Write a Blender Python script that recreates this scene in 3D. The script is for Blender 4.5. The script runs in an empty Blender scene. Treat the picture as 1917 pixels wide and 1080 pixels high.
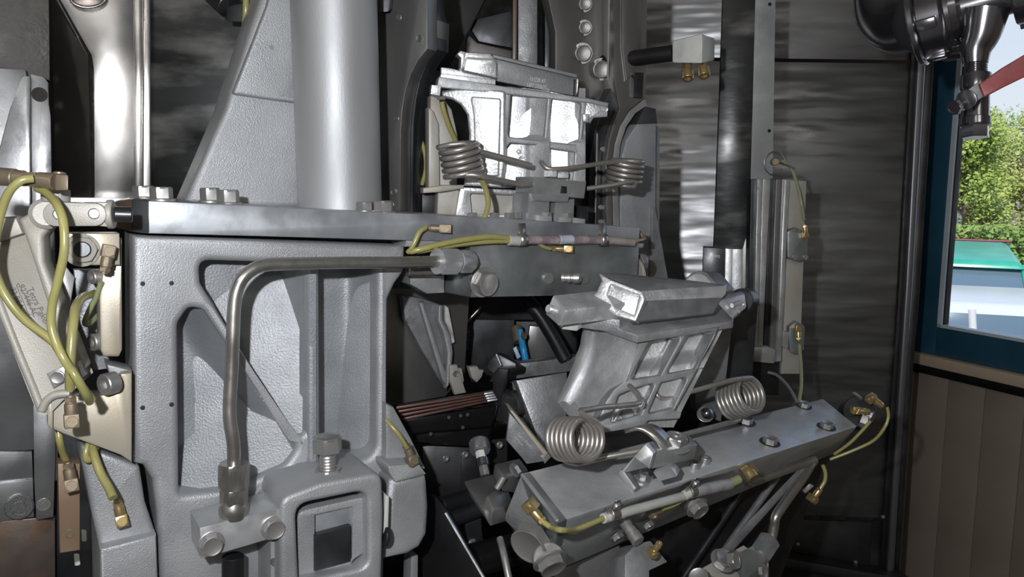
import bpy, bmesh, math, random
from mathutils import Vector, Matrix, geometry
random.seed(7)
SC = bpy.context.scene
COL = SC.collection
PI = math.pi
# ---------------------------------------------------------------- camera
F = 1490.0                      # focal length in pixels of the 1917 px wide frame
EYE = Vector((0, 0, 2.6))
PITCH = math.radians(8)
FWD = Vector((0, math.cos(PITCH), -math.sin(PITCH)))
UPV = Vector((0, math.sin(PITCH), math.cos(PITCH)))
RGT = Vector((1, 0, 0))
Z = Vector((0, 0, 1))
cd = bpy.data.cameras.new('camera'); cam = bpy.data.objects.new('camera', cd); COL.objects.link(cam)
cam.location = EYE; cam.rotation_euler = (PI/2 - PITCH, 0, 0)
cd.sensor_width = 36; cd.lens = 36*F/1917; cd.clip_start = 0.05; cd.clip_end = 300
SC.camera = cam
# ---------------------------------------------------------------- light
SC.view_settings.view_transform = 'Standard'; SC.view_settings.look = 'None'
SC.view_settings.exposure = 0.0; SC.view_settings.gamma = 1.0
SC.view_settings.use_curve_mapping = False
w = bpy.data.worlds.new('sky'); SC.world = w; w.use_nodes = True
nt = w.node_tree; nt.nodes.clear()
wo = nt.nodes.new('ShaderNodeOutputWorld'); bg = nt.nodes.new('ShaderNodeBackground')
tc = nt.nodes.new('ShaderNodeTexCoord'); sp = nt.nodes.new('ShaderNodeSeparateXYZ')
rp = nt.nodes.new('ShaderNodeValToRGB'); ns = nt.nodes.new('ShaderNodeTexNoise'); mx = nt.nodes.new('ShaderNodeMix'); cr = nt.nodes.new('ShaderNodeValToRGB')
mx.data_type = 'RGBA'
nt.links.new(tc.outputs['Generated'], sp.inputs[0]); nt.links.new(sp.outputs['Z'], rp.inputs[0])
rp.color_ramp.elements[0].position = 0; rp.color_ramp.elements[0].color = (.92, .96, 1, 1)
rp.color_ramp.elements[1].position = .6; rp.color_ramp.elements[1].color = (.30, .52, .92, 1)
nt.links.new(tc.outputs['Generated'], ns.inputs['Vector']); ns.inputs['Scale'].default_value = 3; ns.inputs['Detail'].default_value = 5
nt.links.new(ns.outputs['Fac'], cr.inputs[0]); cr.color_ramp.elements[0].position = .5; cr.color_ramp.elements[1].position = .75
nt.links.new(cr.outputs[0], mx.inputs['Factor']); nt.links.new(rp.outputs[0], mx.inputs['A']); mx.inputs['B'].default_value = (1, 1, 1, 1)
nt.links.new(mx.outputs['Result'], bg.inputs[0]); bg.inputs[1].default_value = 1.0
nt.links.new(bg.outputs[0], wo.inputs[0])
sun = bpy.data.lights.new('sun', 'SUN'); sun.energy = 4.2; sun.angle = .01; sun.color = (1, .94, .82)
so = bpy.data.objects.new('sun', sun); COL.objects.link(so); so.location = (-5, -5, 12); so.rotation_euler = (math.radians(48), 0, math.radians(-25))
# camera flash: just above and to the left of the lens
fl = bpy.data.lights.new('camera_flash', 'POINT'); fl.energy = 25; fl.shadow_soft_size = .009; fl.color = (.97, .98, 1)
fo = bpy.data.objects.new('camera_flash', fl); COL.objects.link(fo); fo.location = EYE + RGT*-.085 + UPV*.07 - FWD*.01
# unseen area lights added behind the camera for soft fill and reflections
for i, (lx, ly) in enumerate(((-1.0, -1.6), (0.6, -2.6))):
    al = bpy.data.lights.new('fill_light', 'AREA'); al.shape = 'RECTANGLE'; al.size = 1.2; al.size_y = .3; al.energy = 14; al.color = (1, .96, .9)
    ao = bpy.data.objects.new('fill_light', al); COL.objects.link(ao); ao.location = (lx, ly, 4.12)

# ---------------------------------------------------------------- helpers
def Pt(x, y, d):
    return EYE + (RGT*((x-958.5)/F) + UPV*((540-y)/F) + FWD)*d
def ray(x, y):
    return RGT*((x-958.5)/F) + UPV*((540-y)/F) + FWD
def depth(p): return (p-EYE).dot(FWD)
class Pl:
    def __init__(s, p, n, u):
        s.p = p; s.n = n.normalized()
        u = u - s.n*u.dot(s.n); s.u = u.normalized(); s.v = s.n.cross(s.u).normalized()
        if s.v.z < 0 and abs(s.v.z) > .05: s.v = -s.v; s.u = s.v.cross(s.n).normalized()
    def at(s, x, y, off=0):
        r = ray(x, y); q = s.p + s.n*off
        return EYE + r*((q-EYE).dot(s.n)/r.dot(s.n))
    def m(s, off=0):
        M = Matrix.Identity(4)
        for i, a in enumerate((s.u, s.v, s.n)):
            M[0][i], M[1][i], M[2][i] = a
        q = s.p + s.n*off
        M[0][3], M[1][3], M[2][3] = q
        return M
def plane(x, y, d, yaw=0, tilt=0):
    a = math.radians(yaw); t = math.radians(tilt)
    n = Vector((math.sin(a), -math.cos(a), 0)); u = Vector((math.cos(a), math.sin(a), 0))
    n = n*math.cos(t) + Z*math.sin(t)
    return Pl(Pt(x, y, d), n, u)
def plane3(a, b, c):
    a, b, c = Pt(*a), Pt(*b), Pt(*c)
    n = (b-a).cross(c-a).normalized()
    if n.dot(EYE-a) < 0: n = -n
    return Pl(a, n, b-a)
WM = {}
def link(o, M, parent=None):
    COL.objects.link(o)
    WM[o.name] = M.copy()
    if parent is not None:
        o.parent = parent; o.matrix_basis = WM[parent.name].inverted() @ M
    else: o.matrix_basis = M
    return o
def tag(o, label, cat=None, group=None, kind=None):
    if label: o['label'] = label
    if cat: o['category'] = cat
    if group: o['group'] = group
    if kind: o['kind'] = kind
    return o
def thing(name, label, cat, loc, group=None):
    o = bpy.data.objects.new(name, None); o.empty_display_size = .02
    link(o, Matrix.Translation(loc)); return tag(o, label, cat, group)
def finish(name, me, mat, parent=None, tg=None, sharp=35, M=None):
    """me in world coordinates -> object with its origin at the bottom centre"""
    if sharp is not None and len(me.polygons):
        me.polygons.foreach_set('use_smooth', [True]*len(me.polygons)); me.set_sharp_from_angle(angle=math.radians(sharp))
    if mat: me.materials.append(mat)
    if M is None:
        cs = [v.co for v in me.vertices]
        c = Vector(((min(v.x for v in cs)+max(v.x for v in cs))/2, (min(v.y for v in cs)+max(v.y for v in cs))/2, min(v.z for v in cs)))
        me.transform(Matrix.Translation(-c)); M = Matrix.Translation(c)
    o = bpy.data.objects.new(name, me); link(o, M, parent)
    if tg:
        if isinstance(tg, str): o['label'] = tg
        elif len(tg) == 1: o['kind'] = tg[0]
        else: tag(o, *tg)
    return o
def arc(cx, cy, rx, ry, a0, a1, n=10):
    return [(cx+rx*math.cos(math.radians(a0+(a1-a0)*i/n)), cy-ry*math.sin(math.radians(a0+(a1-a0)*i/n))) for i in range(n+1)]
def cat(pts, n=6, closed=False):
    pts = [Vector(p) for p in pts]
    if len(pts) < 3: return pts
    out = []; N = len(pts)
    for i in range(N if closed else N-1):
        p1, p2 = pts[i], pts[(i+1) % N]
        p0 = pts[(i-1) % N] if (closed or i > 0) else p1*2-p2
        p3 = pts[(i+2) % N] if (closed or i < N-2) else p2*2-p1
        for k in range(n):
            t = k/n
            out.append(.5*((2*p1)+(p2-p0)*t+(2*p0-5*p1+4*p2-p3)*t*t+(3*p1-p0-3*p2+p3)*t**3))
    if not closed: out.append(pts[-1])
    return out
def fillet(P, R, n=5):
    out = []; N = len(P)
    for i in range(N):
        p, r = P[i], R[i]
        if r <= 0: out.append(p); continue
        a = P[i-1]-p; b = P[(i+1) % N]-p
        la, lb = a.length, b.length
        if la < 1e-6 or lb < 1e-6: out.append(p); continue
        a /= la; b /= lb
        ang = math.acos(max(-1, min(1, a.dot(b))))
        if ang > 3.0 or ang < .15: out.append(p); continue
        t = min(r/math.tan(ang/2), la*.48, lb*.48)
        s, e = p+a*t, p+b*t
        for k in range(n+1):
            q = k/n
            out.append(s*(1-q)**2 + p*2*q*(1-q) + e*q*q)
    return out
def slab(name, pl, outer, thick, mat, parent=None, holes=(), r=0, off=0, bev=.0012, tg=None, res=1, sharp=35):
    """outline given where its corners are seen, placed on a real plane, extruded away from the viewer"""
    cu = bpy.data.curves.new('tmp', 'CURVE'); cu.dimensions = '2D'; cu.fill_mode = 'BOTH'
    M = pl.m(off); Mi = M.inverted()
    bev = min(bev, thick*.45)
    for poly in [outer]+list(holes):
        P = []; R = []
        for q in poly:
            w3 = pl.at(q[0], q[1], off); l = Mi @ w3
            P.append(Vector((l.x, l.y))); rr = q[2] if len(q) > 2 else r
            R.append(rr*depth(w3)/F)
        P = fillet(P, R)
        s = cu.splines.new('POLY'); s.points.add(len(P)-1); s.use_cyclic_u = True
        for k, p in enumerate(P): s.points[k].co = (p.x, p.y, 0, 1)
    cu.extrude = max(thick/2-bev, 1e-5); cu.bevel_depth = bev; cu.bevel_resolution = res; cu.offset = -bev
    o = bpy.data.objects.new('tmp', cu)
    me = bpy.data.meshes.new_from_object(o)
    bpy.data.objects.remove(o); bpy.data.curves.remove(cu)
    bm = bmesh.new(); bm.from_mesh(me); bmesh.ops.remove_doubles(bm, verts=bm.verts, dist=1e-6); bm.to_mesh(me); bm.free()
    me.materials.clear()
    me.transform(M @ Matrix.Translation((0, 0, -thick/2)))
    return finish(name, me, mat, parent, tg, sharp)
def mesh(name, V, Fc, mat, parent=None, tg=None, bev=0, sharp=35, seg=2):
    me = bpy.data.meshes.new(name); bm = bmesh.new()
    vs = [bm.verts.new(v) for v in V]
    for f in Fc:
        try: bm.faces.new([vs[i] for i in f])
        except ValueError: pass
    bmesh.ops.recalc_face_normals(bm, faces=bm.faces)
    if bev: bmesh.ops.bevel(bm, geom=bm.edges[:], offset=bev, segments=seg, profile=.5, affect='EDGES', clamp_overlap=True)
    bm.to_mesh(me); bm.free()
    return finish(name, me, mat, parent, tg, sharp)
BOXF = [(0, 1, 2, 3), (7, 6, 5, 4), (0, 4, 5, 1), (1, 5, 6, 2), (2, 6, 7, 3), (3, 7, 4, 0)]
def hexa(name, front, back, mat, parent=None, tg=None, bev=.0015):
    """eight corners, each (x, y, depth) or a world Vector"""
    V = [q if isinstance(q, Vector) else Pt(*q) for q in list(front)+list(back)]
    return mesh(name, V, BOXF, mat, parent, tg, bev)
def box(name, lo, hi, mat, parent=None, tg=None, bev=0, rot=None):
    V = [Vector((x, y, z)) for z in (lo[2], hi[2]) for x, y in ((lo[0], lo[1]), (hi[0], lo[1]), (hi[0], hi[1]), (lo[0], hi[1]))]
    if rot: V = [rot @ v for v in V]
    return mesh(name, V, BOXF, mat, parent, tg, bev)
def frame_of(axis, up=Z):
    a = axis.normalized(); x = up.cross(a)
    if x.length < .05: x = RGT.cross(a) if abs(a.x) < .9 else FWD.cross(a)
    x.normalize(); y = a.cross(x)
    return x, y, a
def amat(p, axis, s=1, up=Z, sz=None):
    x, y, a = frame_of(axis, up); M = Matrix.Identity(4); sz = sz or s
    for i, (v, k) in enumerate(((x, s), (y, s), (a, sz))):
        for j in range(3): M[j][i] = v[j]*k
    for j in range(3): M[j][3] = p[j]
    return M
def tube(name, pts, r, mat, parent=None, tg=None, n=6, seg=10, smooth=True, radii=None):
    P = cat(pts, n) if smooth else [Vector(p) for p in pts]
    # parallel-transport frames
    T = [(P[min(i+1, len(P)-1)]-P[max(i-1, 0)]).normalized() for i in range(len(P))]
    x = frame_of(T[0])[0]; V = []; Fc = []
    for i, p in enumerate(P):
        x = (x - T[i]*x.dot(T[i])).normalized(); y = T[i].cross(x)
        rr = r if radii is None else radii[0]+(radii[1]-radii[0])*i/(len(P)-1)
        for k in range(seg):
            a = 2*PI*k/seg; V.append(p + (x*math.cos(a)+y*math.sin(a))*rr)
    for i in range(len(P)-1):
        for k in range(seg):
            Fc.append((i*seg+k, i*seg+(k+1) % seg, (i+1)*seg+(k+1) % seg, (i+1)*seg+k))
    Fc.append(tuple(range(seg))[::-1]); Fc.append(tuple(range((len(P)-1)*seg, len(P)*seg)))
    return mesh(name, V, Fc, mat, parent, tg, 0, 50)
def px(pl, pts, off=0):
    """pixels (x, y[, off]) on a plane -> world points"""
    return [pl.at(q[0], q[1], q[2] if len(q) > 2 else off) for q in pts]
def pd(pts): return [Pt(*q) for q in pts]
def lathe_me(prof, seg=24, hexpart=()):
    """profile [(r, z)]; rings whose index is in hexpart are six-sided"""
    me = bpy.data.meshes.new('lathe'); bm = bmesh.new(); rings = []
    for i, (r, z) in enumerate(prof):
        ring = []
        for k in range(seg):
            a = 2*PI*k/seg; rr = r
            if i in hexpart:
                b = (a % (PI/3))-PI/6; rr = r*math.cos(PI/6)/math.cos(b)
            ring.append(bm.verts.new((rr*math.cos(a), rr*math.sin(a), z)))
        rings.append(ring)
    for i in range(len(prof)-1):
        for k in range(seg):
            bm.faces.new((rings[i][k], rings[i][(k+1) % seg], rings[i+1][(k+1) % seg], rings[i+1][k]))
    bm.faces.new(rings[0][::-1]); bm.faces.new(rings[-1])
    bmesh.ops.remove_doubles(bm, verts=bm.verts, dist=1e-7)
    bmesh.ops.recalc_face_normals(bm, faces=bm.faces)
    bm.to_mesh(me); bm.free()
    me.polygons.foreach_set('use_smooth', [True]*len(me.polygons)); me.set_sharp_from_angle(angle=math.radians(28))
    return me
def lathe(name, p, axis, prof, mat, parent=None, tg=None, seg=24, hexpart=(), up=Z):
    me = lathe_me(prof, seg, hexpart); return finish(name, me, mat, parent, tg, None, amat(p, axis, 1, up))
def cyl(name, p, q, r, mat, parent=None, tg=None, seg=24, ch=.0008):
    L = (q-p).length; ch = min(ch, r*.3, L*.3)
    return lathe(name, p, q-p, [(0, 0), (r-ch, 0), (r, ch), (r, L-ch), (r-ch, L), (0, L)], mat, parent, tg, seg)
MC = {}
def cached(key, fn, mat):
    k = (key, mat.name)
    if k not in MC:
        m = fn(); m.name = key; m.materials.append(mat); MC[k] = m
    return MC[k]
def m_hex():   # hex head, unit corner radius, z 0..0.62, dished chamfer on top
    return lathe_me([(0, 0), (.97, 0), (1, .03), (1, .52), (.93, .60), (.86, .62), (.80, .60), (.76, .58), (0, .58)], 24, (1, 2, 3))
def m_washer(): return lathe_me([(0, 0), (1.22, 0), (1.25, .03), (1.25, .13), (1.2, .16), (0, .16)], 24)
def m_nut():
    return lathe_me([(0, 0), (.97, 0), (1, .04), (1, .66), (.88, .75), (.6, .75), (.56, .70), (0, .70)], 24, (1, 2, 3))
def m_stud():
    pr = [(0, 0)]
    for k in range(9): pr += [(.52, k*.1), (.47, k*.1+.05)]
    return lathe_me(pr+[(.5, .9), (.42, 1.0), (0, 1.0)], 16)
def m_socket():
    return lathe_me([(0, 0), (.96, 0), (1, .05), (1, 1.1), (.93, 1.2), (.55, 1.2), (.52, .7), (0, .7)], 24, (6, 5))
def m_flat(): return lathe_me([(0, 0), (1, 0), (1, .12), (.9, .2), (.62, .2), (.6, .12), (.45, .12), (.43, .2), (0, .2)], 24)
def m_slot():   # slotted screw head : two half discs on a core
    bm = bmesh.new()
    bmesh.ops.create_cone(bm, cap_ends=True, segments=24, radius1=1, radius2=1, depth=.35, matrix=Matrix.Translation((0, 0, .175)))
    for s in (0, PI):
        vs = []
        for k in range(13):
            a = s+.11+(PI-.22)*k/12; vs.append((math.cos(a)*.97, math.sin(a)*.97))
        b = [bm.verts.new((x, y, .35)) for x, y in vs]; t = [bm.verts.new((x*.96, y*.96+math.copysign(.01, y), .5)) for x, y in vs]
        bm.faces.new(t); bm.faces.new(b[::-1])
        for k in range(13): bm.faces.new((b[k], b[(k+1) % 13], t[(k+1) % 13], t[k]))
    bmesh.ops.recalc_face_normals(bm, faces=bm.faces)
    me = bpy.data.meshes.new('slot'); bm.to_mesh(me); bm.free(); return me
MK = dict(hex=m_hex, washer=m_washer, nut=m_nut, stud=m_stud, socket=m_socket, flat=m_flat, slot=m_slot)
def fast(kind, p, axis, r, parent, mat, name=None, washer=False, tg=None, sz=None, up=Z):
    """a fastener (mesh data shared) whose axis points out of the surface it sits in"""
    M = amat(p, axis, r, up, sz)
    nm = name or {'hex': 'hex_bolt', 'washer': 'washer', 'nut': 'hex_nut', 'stud': 'threaded_stud', 'socket': 'socket_screw', 'flat': 'countersunk_screw', 'slot': 'slotted_screw'}[kind]
    k = .16*(sz or r) if washer else 0
    o = bpy.data.objects.new(nm, cached(kind, MK[kind], mat)); link(o, Matrix.Translation(axis.normalized()*k) @ M, parent)
    if washer:
        wa = bpy.data.objects.new('washer', cached('washer', m_washer, mat)); link(wa, M, o)
    if tg:
        if isinstance(tg, str): o['label'] = tg
        else: tag(o, *tg)
    return o
def grid(name, pl, x0, x1, y0, y1, fn, mat, parent, nx=24, ny=24, tg=None, skew=None):
    """a solid-backed relief: fn(x, y) gives the height off the plane"""
    V = []; Fc = []
    for j in range(ny+1):
        for i in range(nx+1):
            x = x0+(x1-x0)*i/nx; y = y0+(y1-y0)*j/ny
            if skew: x += skew(y)
            V.append(pl.at(x, y, fn(x, y)))
    for j in range(ny):
        for i in range(nx):
            a = j*(nx+1)+i; Fc.append((a, a+1, a+nx+2, a+nx+1))
    n0 = len(V); rim = [i for i in range(nx+1)]+[(j+1)*(nx+1)-1 for j in range(1, ny+1)]+[ny*(nx+1)+i for i in range(nx-1, -1, -1)]+[j*(nx+1) for j in range(ny-1, 0, -1)]
    for i in rim: V.append(V[i]-pl.n*.01)
    L = len(rim)
    for k in range(L): Fc.append((rim[k], rim[(k+1) % L], n0+(k+1) % L, n0+k))
    Fc.append(tuple(range(n0, n0+L)))
    return mesh(name, V, Fc, mat, parent, tg, 0, 40)
def sst(a, b, x):
    t = max(0, min(1, (x-a)/(b-a))); return t*t*(3-2*t)
def spring(name, label, c, axis, R, r, turns, pitch, leg0, leg1, mat, a0=0, up=Z, group=None, cw=1):
    x, y, a = frame_of(axis, up); P = list(leg0); n = int(turns*20)
    for i in range(n+1):
        t = i/n; an = a0+cw*2*PI*turns*t
        P.append(c + (x*math.cos(an)+y*math.sin(an))*R + a*(pitch*turns*(t-.5)))
    P += list(leg1)
    return tube(name, P, r, mat, None, (label, 'spring', group or ('torsion springs of the jaws' if name == 'torsion_spring' else None)), n=2, seg=10)
def text(s, pl, x, y, h, ang, mat, parent, name='lettering', off=.0004, tg=None, depthz=.0003, sx=1.0):
    """h in pixels at that place; ang in degrees, 0 = to the right, negative = running down"""
    cu = bpy.data.curves.new('t', 'FONT'); cu.body = s; cu.size = 1; cu.extrude = 0
    o = bpy.data.objects.new('t', cu); me = bpy.data.meshes.new_from_object(o); bpy.data.objects.remove(o); bpy.data.curves.remove(cu)
    p = pl.at(x, y, off); k = h*depth(p)/F*1.5
    bm = bmesh.new(); bm.from_mesh(me); ex = bmesh.ops.extrude_face_region(bm, geom=bm.faces[:])
    for v in [g for g in ex['geom'] if isinstance(g, bmesh.types.BMVert)]: v.co.z += depthz/k
    bmesh.ops.recalc_face_normals(bm, faces=bm.faces); bm.to_mesh(me); bm.free(); me.materials.clear()
    e = math.radians(ang); q = pl.at(x+20*math.cos(e), y-20*math.sin(e), off)
    u = (q-p).normalized(); v = pl.n.cross(u)
    M = Matrix.Identity(4)
    for i, (vv, kk) in enumerate(((u, k*sx), (v, k), (pl.n, k))):
        for j in range(3): M[j][i] = vv[j]*kk
    for j in range(3): M[j][3] = p[j]
    me.transform(M)
    return finish(name, me, mat, parent, tg, None)
# brass banjo elbow, built once along +X (towards the tube), screw towards +Z
def elbow_meshes():
    bm = bmesh.new()
    def bx(x0, x1, y0, y1, z0, z1, b=.06):
        r = bmesh.ops.create_cube(bm, size=1, matrix=Matrix.Translation(((x0+x1)/2, (y0+y1)/2, (z0+z1)/2)) @ Matrix.Diagonal((x1-x0, y1-y0, z1-z0, 1)))
        es = {e for v in r['verts'] for e in v.link_edges}; bmesh.ops.bevel(bm, geom=list(es), offset=b, segments=2, profile=.5, affect='EDGES')
    bx(-.62, .62, -.6, .6, -.9, .55)
    def seg(prof, hexp=()):
        m = lathe_me(prof, 24, hexp); m.transform(Matrix.Rotation(PI/2, 4, 'Y')); bm.from_mesh(m); bpy.data.meshes.remove(m)
    seg([(0, .5), (.53, .5), (.55, .55), (.55, 1.55), (.5, 1.6), (.46, 1.62), (.46, 1.7), (0, 1.7)])
    me = bpy.data.meshes.new('fitting_body'); bm.to_mesh(me); bm.free()
    me.polygons.foreach_set('use_smooth', [True]*len(me.polygons)); me.set_sharp_from_angle(angle=math.radians(30))
    nut = lathe_me([(0, 1.7), (.52, 1.7), (.55, 1.73), (.55, 2.1), (.5, 2.15), (.34, 2.15), (.34, 2.3), (0, 2.3)], 24, (1, 2, 3, 4)); nut.transform(Matrix.Rotation(PI/2, 4, 'Y'))
    sc = m_slot(); sc.transform(Matrix.Translation((0, 0, .55)) @ Matrix.Rotation(math.radians(65), 4, 'Z') @ Matrix.Diagonal((.5, .5, .5, 1)))
    return me, nut, sc
EM = {}
def elbow(label, p, a, n, s, mat, group=None, name='elbow_fitting', scale_len=1, slotrot=0):
    if mat.name not in EM:
        EM[mat.name] = [m.copy() for m in elbow_meshes()]
        for m in EM[mat.name]: m.materials.append(mat)
    a = a.normalized(); n = (n - a*n.dot(a)).normalized(); y = n.cross(a)
    M = Matrix.Identity(4)
    for i, (v, k) in enumerate(((a, s*scale_len), (y, s), (n, s))):
        for j in range(3): M[j][i] = v[j]*k
    for j in range(3): M[j][3] = p[j]
    t = thing(name, label, 'fitting', p, group or 'brass elbow fittings of the oil lines')
    for nm, m in zip(('fitting_body', 'compression_nut', 'slotted_screw'), EM[mat.name]):
        link(bpy.data.objects.new(nm, m), M, t)
    return t
def idir(ang, toward=0):
    """direction seen in the picture at ang degrees, leaning towards the viewer"""
    e = math.radians(ang); return (RGT*math.cos(e)+UPV*math.sin(e)-FWD*toward).normalized()

# ---------------------------------------------------------------- materials
def mat(name, col, met=0, rough=.5, col2=None, cs=20, lo=.4, hi=.65, bs=0, bstr=0, rv=0, rvs=25, stretch=(1, 1, 1), spec=None, aniso=0, trans=0, bdist=.001, emit=None, sheen=0, col3=None, c3s=6, c3lo=.55, c3hi=.7, bdet=3):
    m = bpy.data.materials.new(name); m.use_nodes = True; t = m.node_tree; b = t.nodes['Principled BSDF']
    b.inputs['Base Color'].default_value = (*col, 1); b.inputs['Metallic'].default_value = met; b.inputs['Roughness'].default_value = rough
    if spec is not None: b.inputs['Specular IOR Level'].default_value = spec
    if aniso: b.inputs['Anisotropic'].default_value = aniso
    if trans: b.inputs['Transmission Weight'].default_value = trans
    tcn = t.nodes.new('ShaderNodeTexCoord'); mp = t.nodes.new('ShaderNodeMapping'); t.links.new(tcn.outputs['Object'], mp.inputs[0]); mp.inputs['Scale'].default_value = stretch
    def noise(s, det=4):
        n = t.nodes.new('ShaderNodeTexNoise'); t.links.new(mp.outputs[0], n.inputs['Vector']); n.inputs['Scale'].default_value = s; n.inputs['Detail'].default_value = det; return n
    def ramp(n, a, c):
        r = t.nodes.new('ShaderNodeMapRange'); t.links.new(n.outputs['Fac'], r.inputs[0]); r.inputs[1].default_value = a; r.inputs[2].default_value = c; return r
    src = None
    if col2:
        r = ramp(noise(cs, 5), lo, hi); x = t.nodes.new('ShaderNodeMix'); x.data_type = 'RGBA'
        t.links.new(r.outputs[0], x.inputs['Factor']); x.inputs['A'].default_value = (*col, 1); x.inputs['B'].default_value = (*col2, 1)
        src = x.outputs['Result']
        if col3:
            r = ramp(noise(c3s, 6), c3lo, c3hi); y = t.nodes.new('ShaderNodeMix'); y.data_type = 'RGBA'
            t.links.new(r.outputs[0], y.inputs['Factor']); t.links.new(src, y.inputs['A']); y.inputs['B'].default_value = (*col3, 1); src = y.outputs['Result']
        t.links.new(src, b.inputs['Base Color'])
    if rv:
        n = noise(rvs); r = t.nodes.new('ShaderNodeMapRange'); t.links.new(n.outputs['Fac'], r.inputs[0]); r.inputs[1].default_value = .35; r.inputs[2].default_value = .65
        r.inputs[3].default_value = max(rough-rv, .03); r.inputs[4].default_value = min(rough+rv, 1); t.links.new(r.outputs[0], b.inputs['Roughness'])
    if bs:
        n = noise(bs, bdet); bu = t.nodes.new('ShaderNodeBump'); bu.inputs['Strength'].default_value = bstr; bu.inputs['Distance'].default_value = bdist
        t.links.new(n.outputs['Fac'], bu.inputs['Height']); t.links.new(bu.outputs[0], b.inputs['Normal'])
    if emit:
        b.inputs['Emission Color'].default_value = (*emit[:3], 1); b.inputs['Emission Strength'].default_value = emit[3]
    return m
M_CAST = mat('bead_blasted_casting', (.31, .32, .335), .45, .48, (.42, .43, .445), 13, .35, .7, 800, .6, .07, bdist=.0008, col3=(.52, .53, .55), c3s=7, c3lo=.58, c3hi=.8)
M_CASTR = mat('rough_casting_floor', (.27, .285, .305), .4, .50, (.35, .365, .385), 22, .35, .7, 520, .55, .04, bdist=.0010)
M_CASTW = mat('warm_casting', (.40, .385, .35), .25, .52, (.33, .305, .25), 16, .45, .7, 1100, .5, .06, bdist=.0005)
M_PLATE = mat('scuffed_plate', (.34, .36, .39), .6, .42, (.48, .50, .53), 12, .4, .65, 60, .12, .12, 30, bdist=.002, col3=(.18, .19, .22), c3s=9)
M_COL = mat('polished_column', (.36, .37, .385), .55, .54, (.46, .47, .48), 9, .35, .7, 700, .25, .06, stretch=(1, 1, .25), bdist=.0004)
M_MACH = mat('machined_steel', (.48, .49, .50), .7, .38, (.62, .63, .64), 18, .4, .65, 260, .2, .1, 40, bdist=.0005)
M_RAIL = mat('ground_rail_steel', (.24, .238, .235), .8, .38, (.36, .355, .345), 10, .4, .7, 120, .15, .1, 14, stretch=(1, 1, .3), bdist=.0010)
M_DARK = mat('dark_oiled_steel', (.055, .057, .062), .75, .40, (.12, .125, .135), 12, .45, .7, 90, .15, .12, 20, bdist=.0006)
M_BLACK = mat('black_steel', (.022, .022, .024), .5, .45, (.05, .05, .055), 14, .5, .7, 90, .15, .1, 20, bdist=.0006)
M_MIRR = mat('wavy_polished_sheet', (.50, .49, .48), .95, .27, (.40, .37, .34), 9, .4, .7, 6, .4, .08, 12, stretch=(1, 1, .7), bdist=.009, bdet=1.5)
M_MIRRD = mat('dark_polished_sheet', (.11, .105, .10), .9, .24, (.17, .16, .15), 9, .4, .7, 13, .8, .08, 12, bdist=.012, bdet=1.5)
M_CLOUD = mat('smeared_dark_sheet', (.020, .021, .022), .5, .36, (.24, .24, .235), 13, .50, .80, 18, .3, .14, 10, stretch=(.5, 1, 1.5), bdist=.004)
M_ALU = mat('cast_aluminium', (.68, .69, .70), .72, .40, (.54, .55, .56), 26, .4, .65, 380, .45, .12, 45, bdist=.0008, col3=(.40, .41, .42), c3s=18, c3lo=.58, c3hi=.72)
M_ALUD = mat('etched_aluminium', (.52, .53, .55), .68, .42, (.70, .71, .72), 34, .4, .7, 420, .6, .12, 60, bdist=.0009, col3=(.29, .30, .32), c3s=16)
M_ALUG = mat('dull_grey_aluminium', (.24, .25, .26), .6, .42, (.37, .38, .395), 34, .4, .7, 420, .45, .08, 60, bdist=.0006)
M_BAR = mat('smeared_bar_steel', (.37, .38, .39), .7, .42, (.55, .56, .57), 15, .4, .7, 340, .4, .12, 25, bdist=.0007, col3=(.16, .165, .18), c3s=9, c3lo=.5, c3hi=.78)
M_BARB = mat('blued_block_steel', (.26, .285, .29), .72, .38, (.46, .48, .475), 13, .42, .68, 260, .2, .1, 20, bdist=.0005, col3=(.09, .095, .11), c3s=10, c3lo=.5, c3hi=.7)
M_SPR = mat('spring_wire', (.42, .40, .38), .7, .36, (.30, .28, .26), 60, .4, .7, 500, .1, .08, 60, bdist=.0002)
M_PIPE = mat('steel_pipe', (.40, .385, .365), .88, .30, (.50, .49, .47), 20, .4, .7, 400, .1, .08, 40, bdist=.0002, col3=(.22, .21, .20), c3s=14, c3lo=.58, c3hi=.75)
M_ZINC = mat('zinc_fastener', (.46, .455, .45), .75, .38, (.34, .33, .32), 80, .4, .7, 300, .08, .08, 60, bdist=.0002)
M_BRASS = mat('bright_brass', (.56, .43, .21), .8, .30, (.44, .33, .16), 60, .4, .7, 300, .1, .08, 60, bdist=.0002)
M_BRASSD = mat('tarnished_brass', (.26, .21, .145), .55, .42, (.19, .15, .11), 60, .4, .7, 300, .3, .1, 60, bdist=.0003)
M_HOSE = mat('yellow_tube', (.31, .285, .105), 0, .28, (.24, .23, .09), 30, .4, .7, spec=.6)
M_HOSEG = mat('greenish_tube', (.25, .27, .14), 0, .3, spec=.6)
M_WHITE = mat('white_nylon', (.60, .61, .58), 0, .45, (.46, .47, .44), 60, .5, .8, 300, .1, bdist=.0004)
M_SLEEVE = mat('milky_sleeve', (.42, .43, .40), 0, .38, (.36, .37, .33), 40)
M_PURP = mat('stained_sleeve', (.20, .155, .175), 0, .4, (.38, .33, .33), 55, .42, .62, col3=(.30, .31, .15), c3s=45, c3lo=.6, c3hi=.75)
M_TAN = mat('tan_anodised', (.50, .46, .38), .5, .42, (.42, .35, .24), 14, .45, .75, 600, .2, bdist=.0003)
M_BROWN = mat('bronzed_bar', (.26, .175, .12), .5, .42, (.36, .25, .17), 16, .4, .7, 200, .15, bdist=.0003)
M_RUST = mat('heat_stained_steel', (.16, .13, .115), .6, .38, (.27, .16, .09), 15, .5, .72, 200, .2, .1, 20, bdist=.0004)
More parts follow.
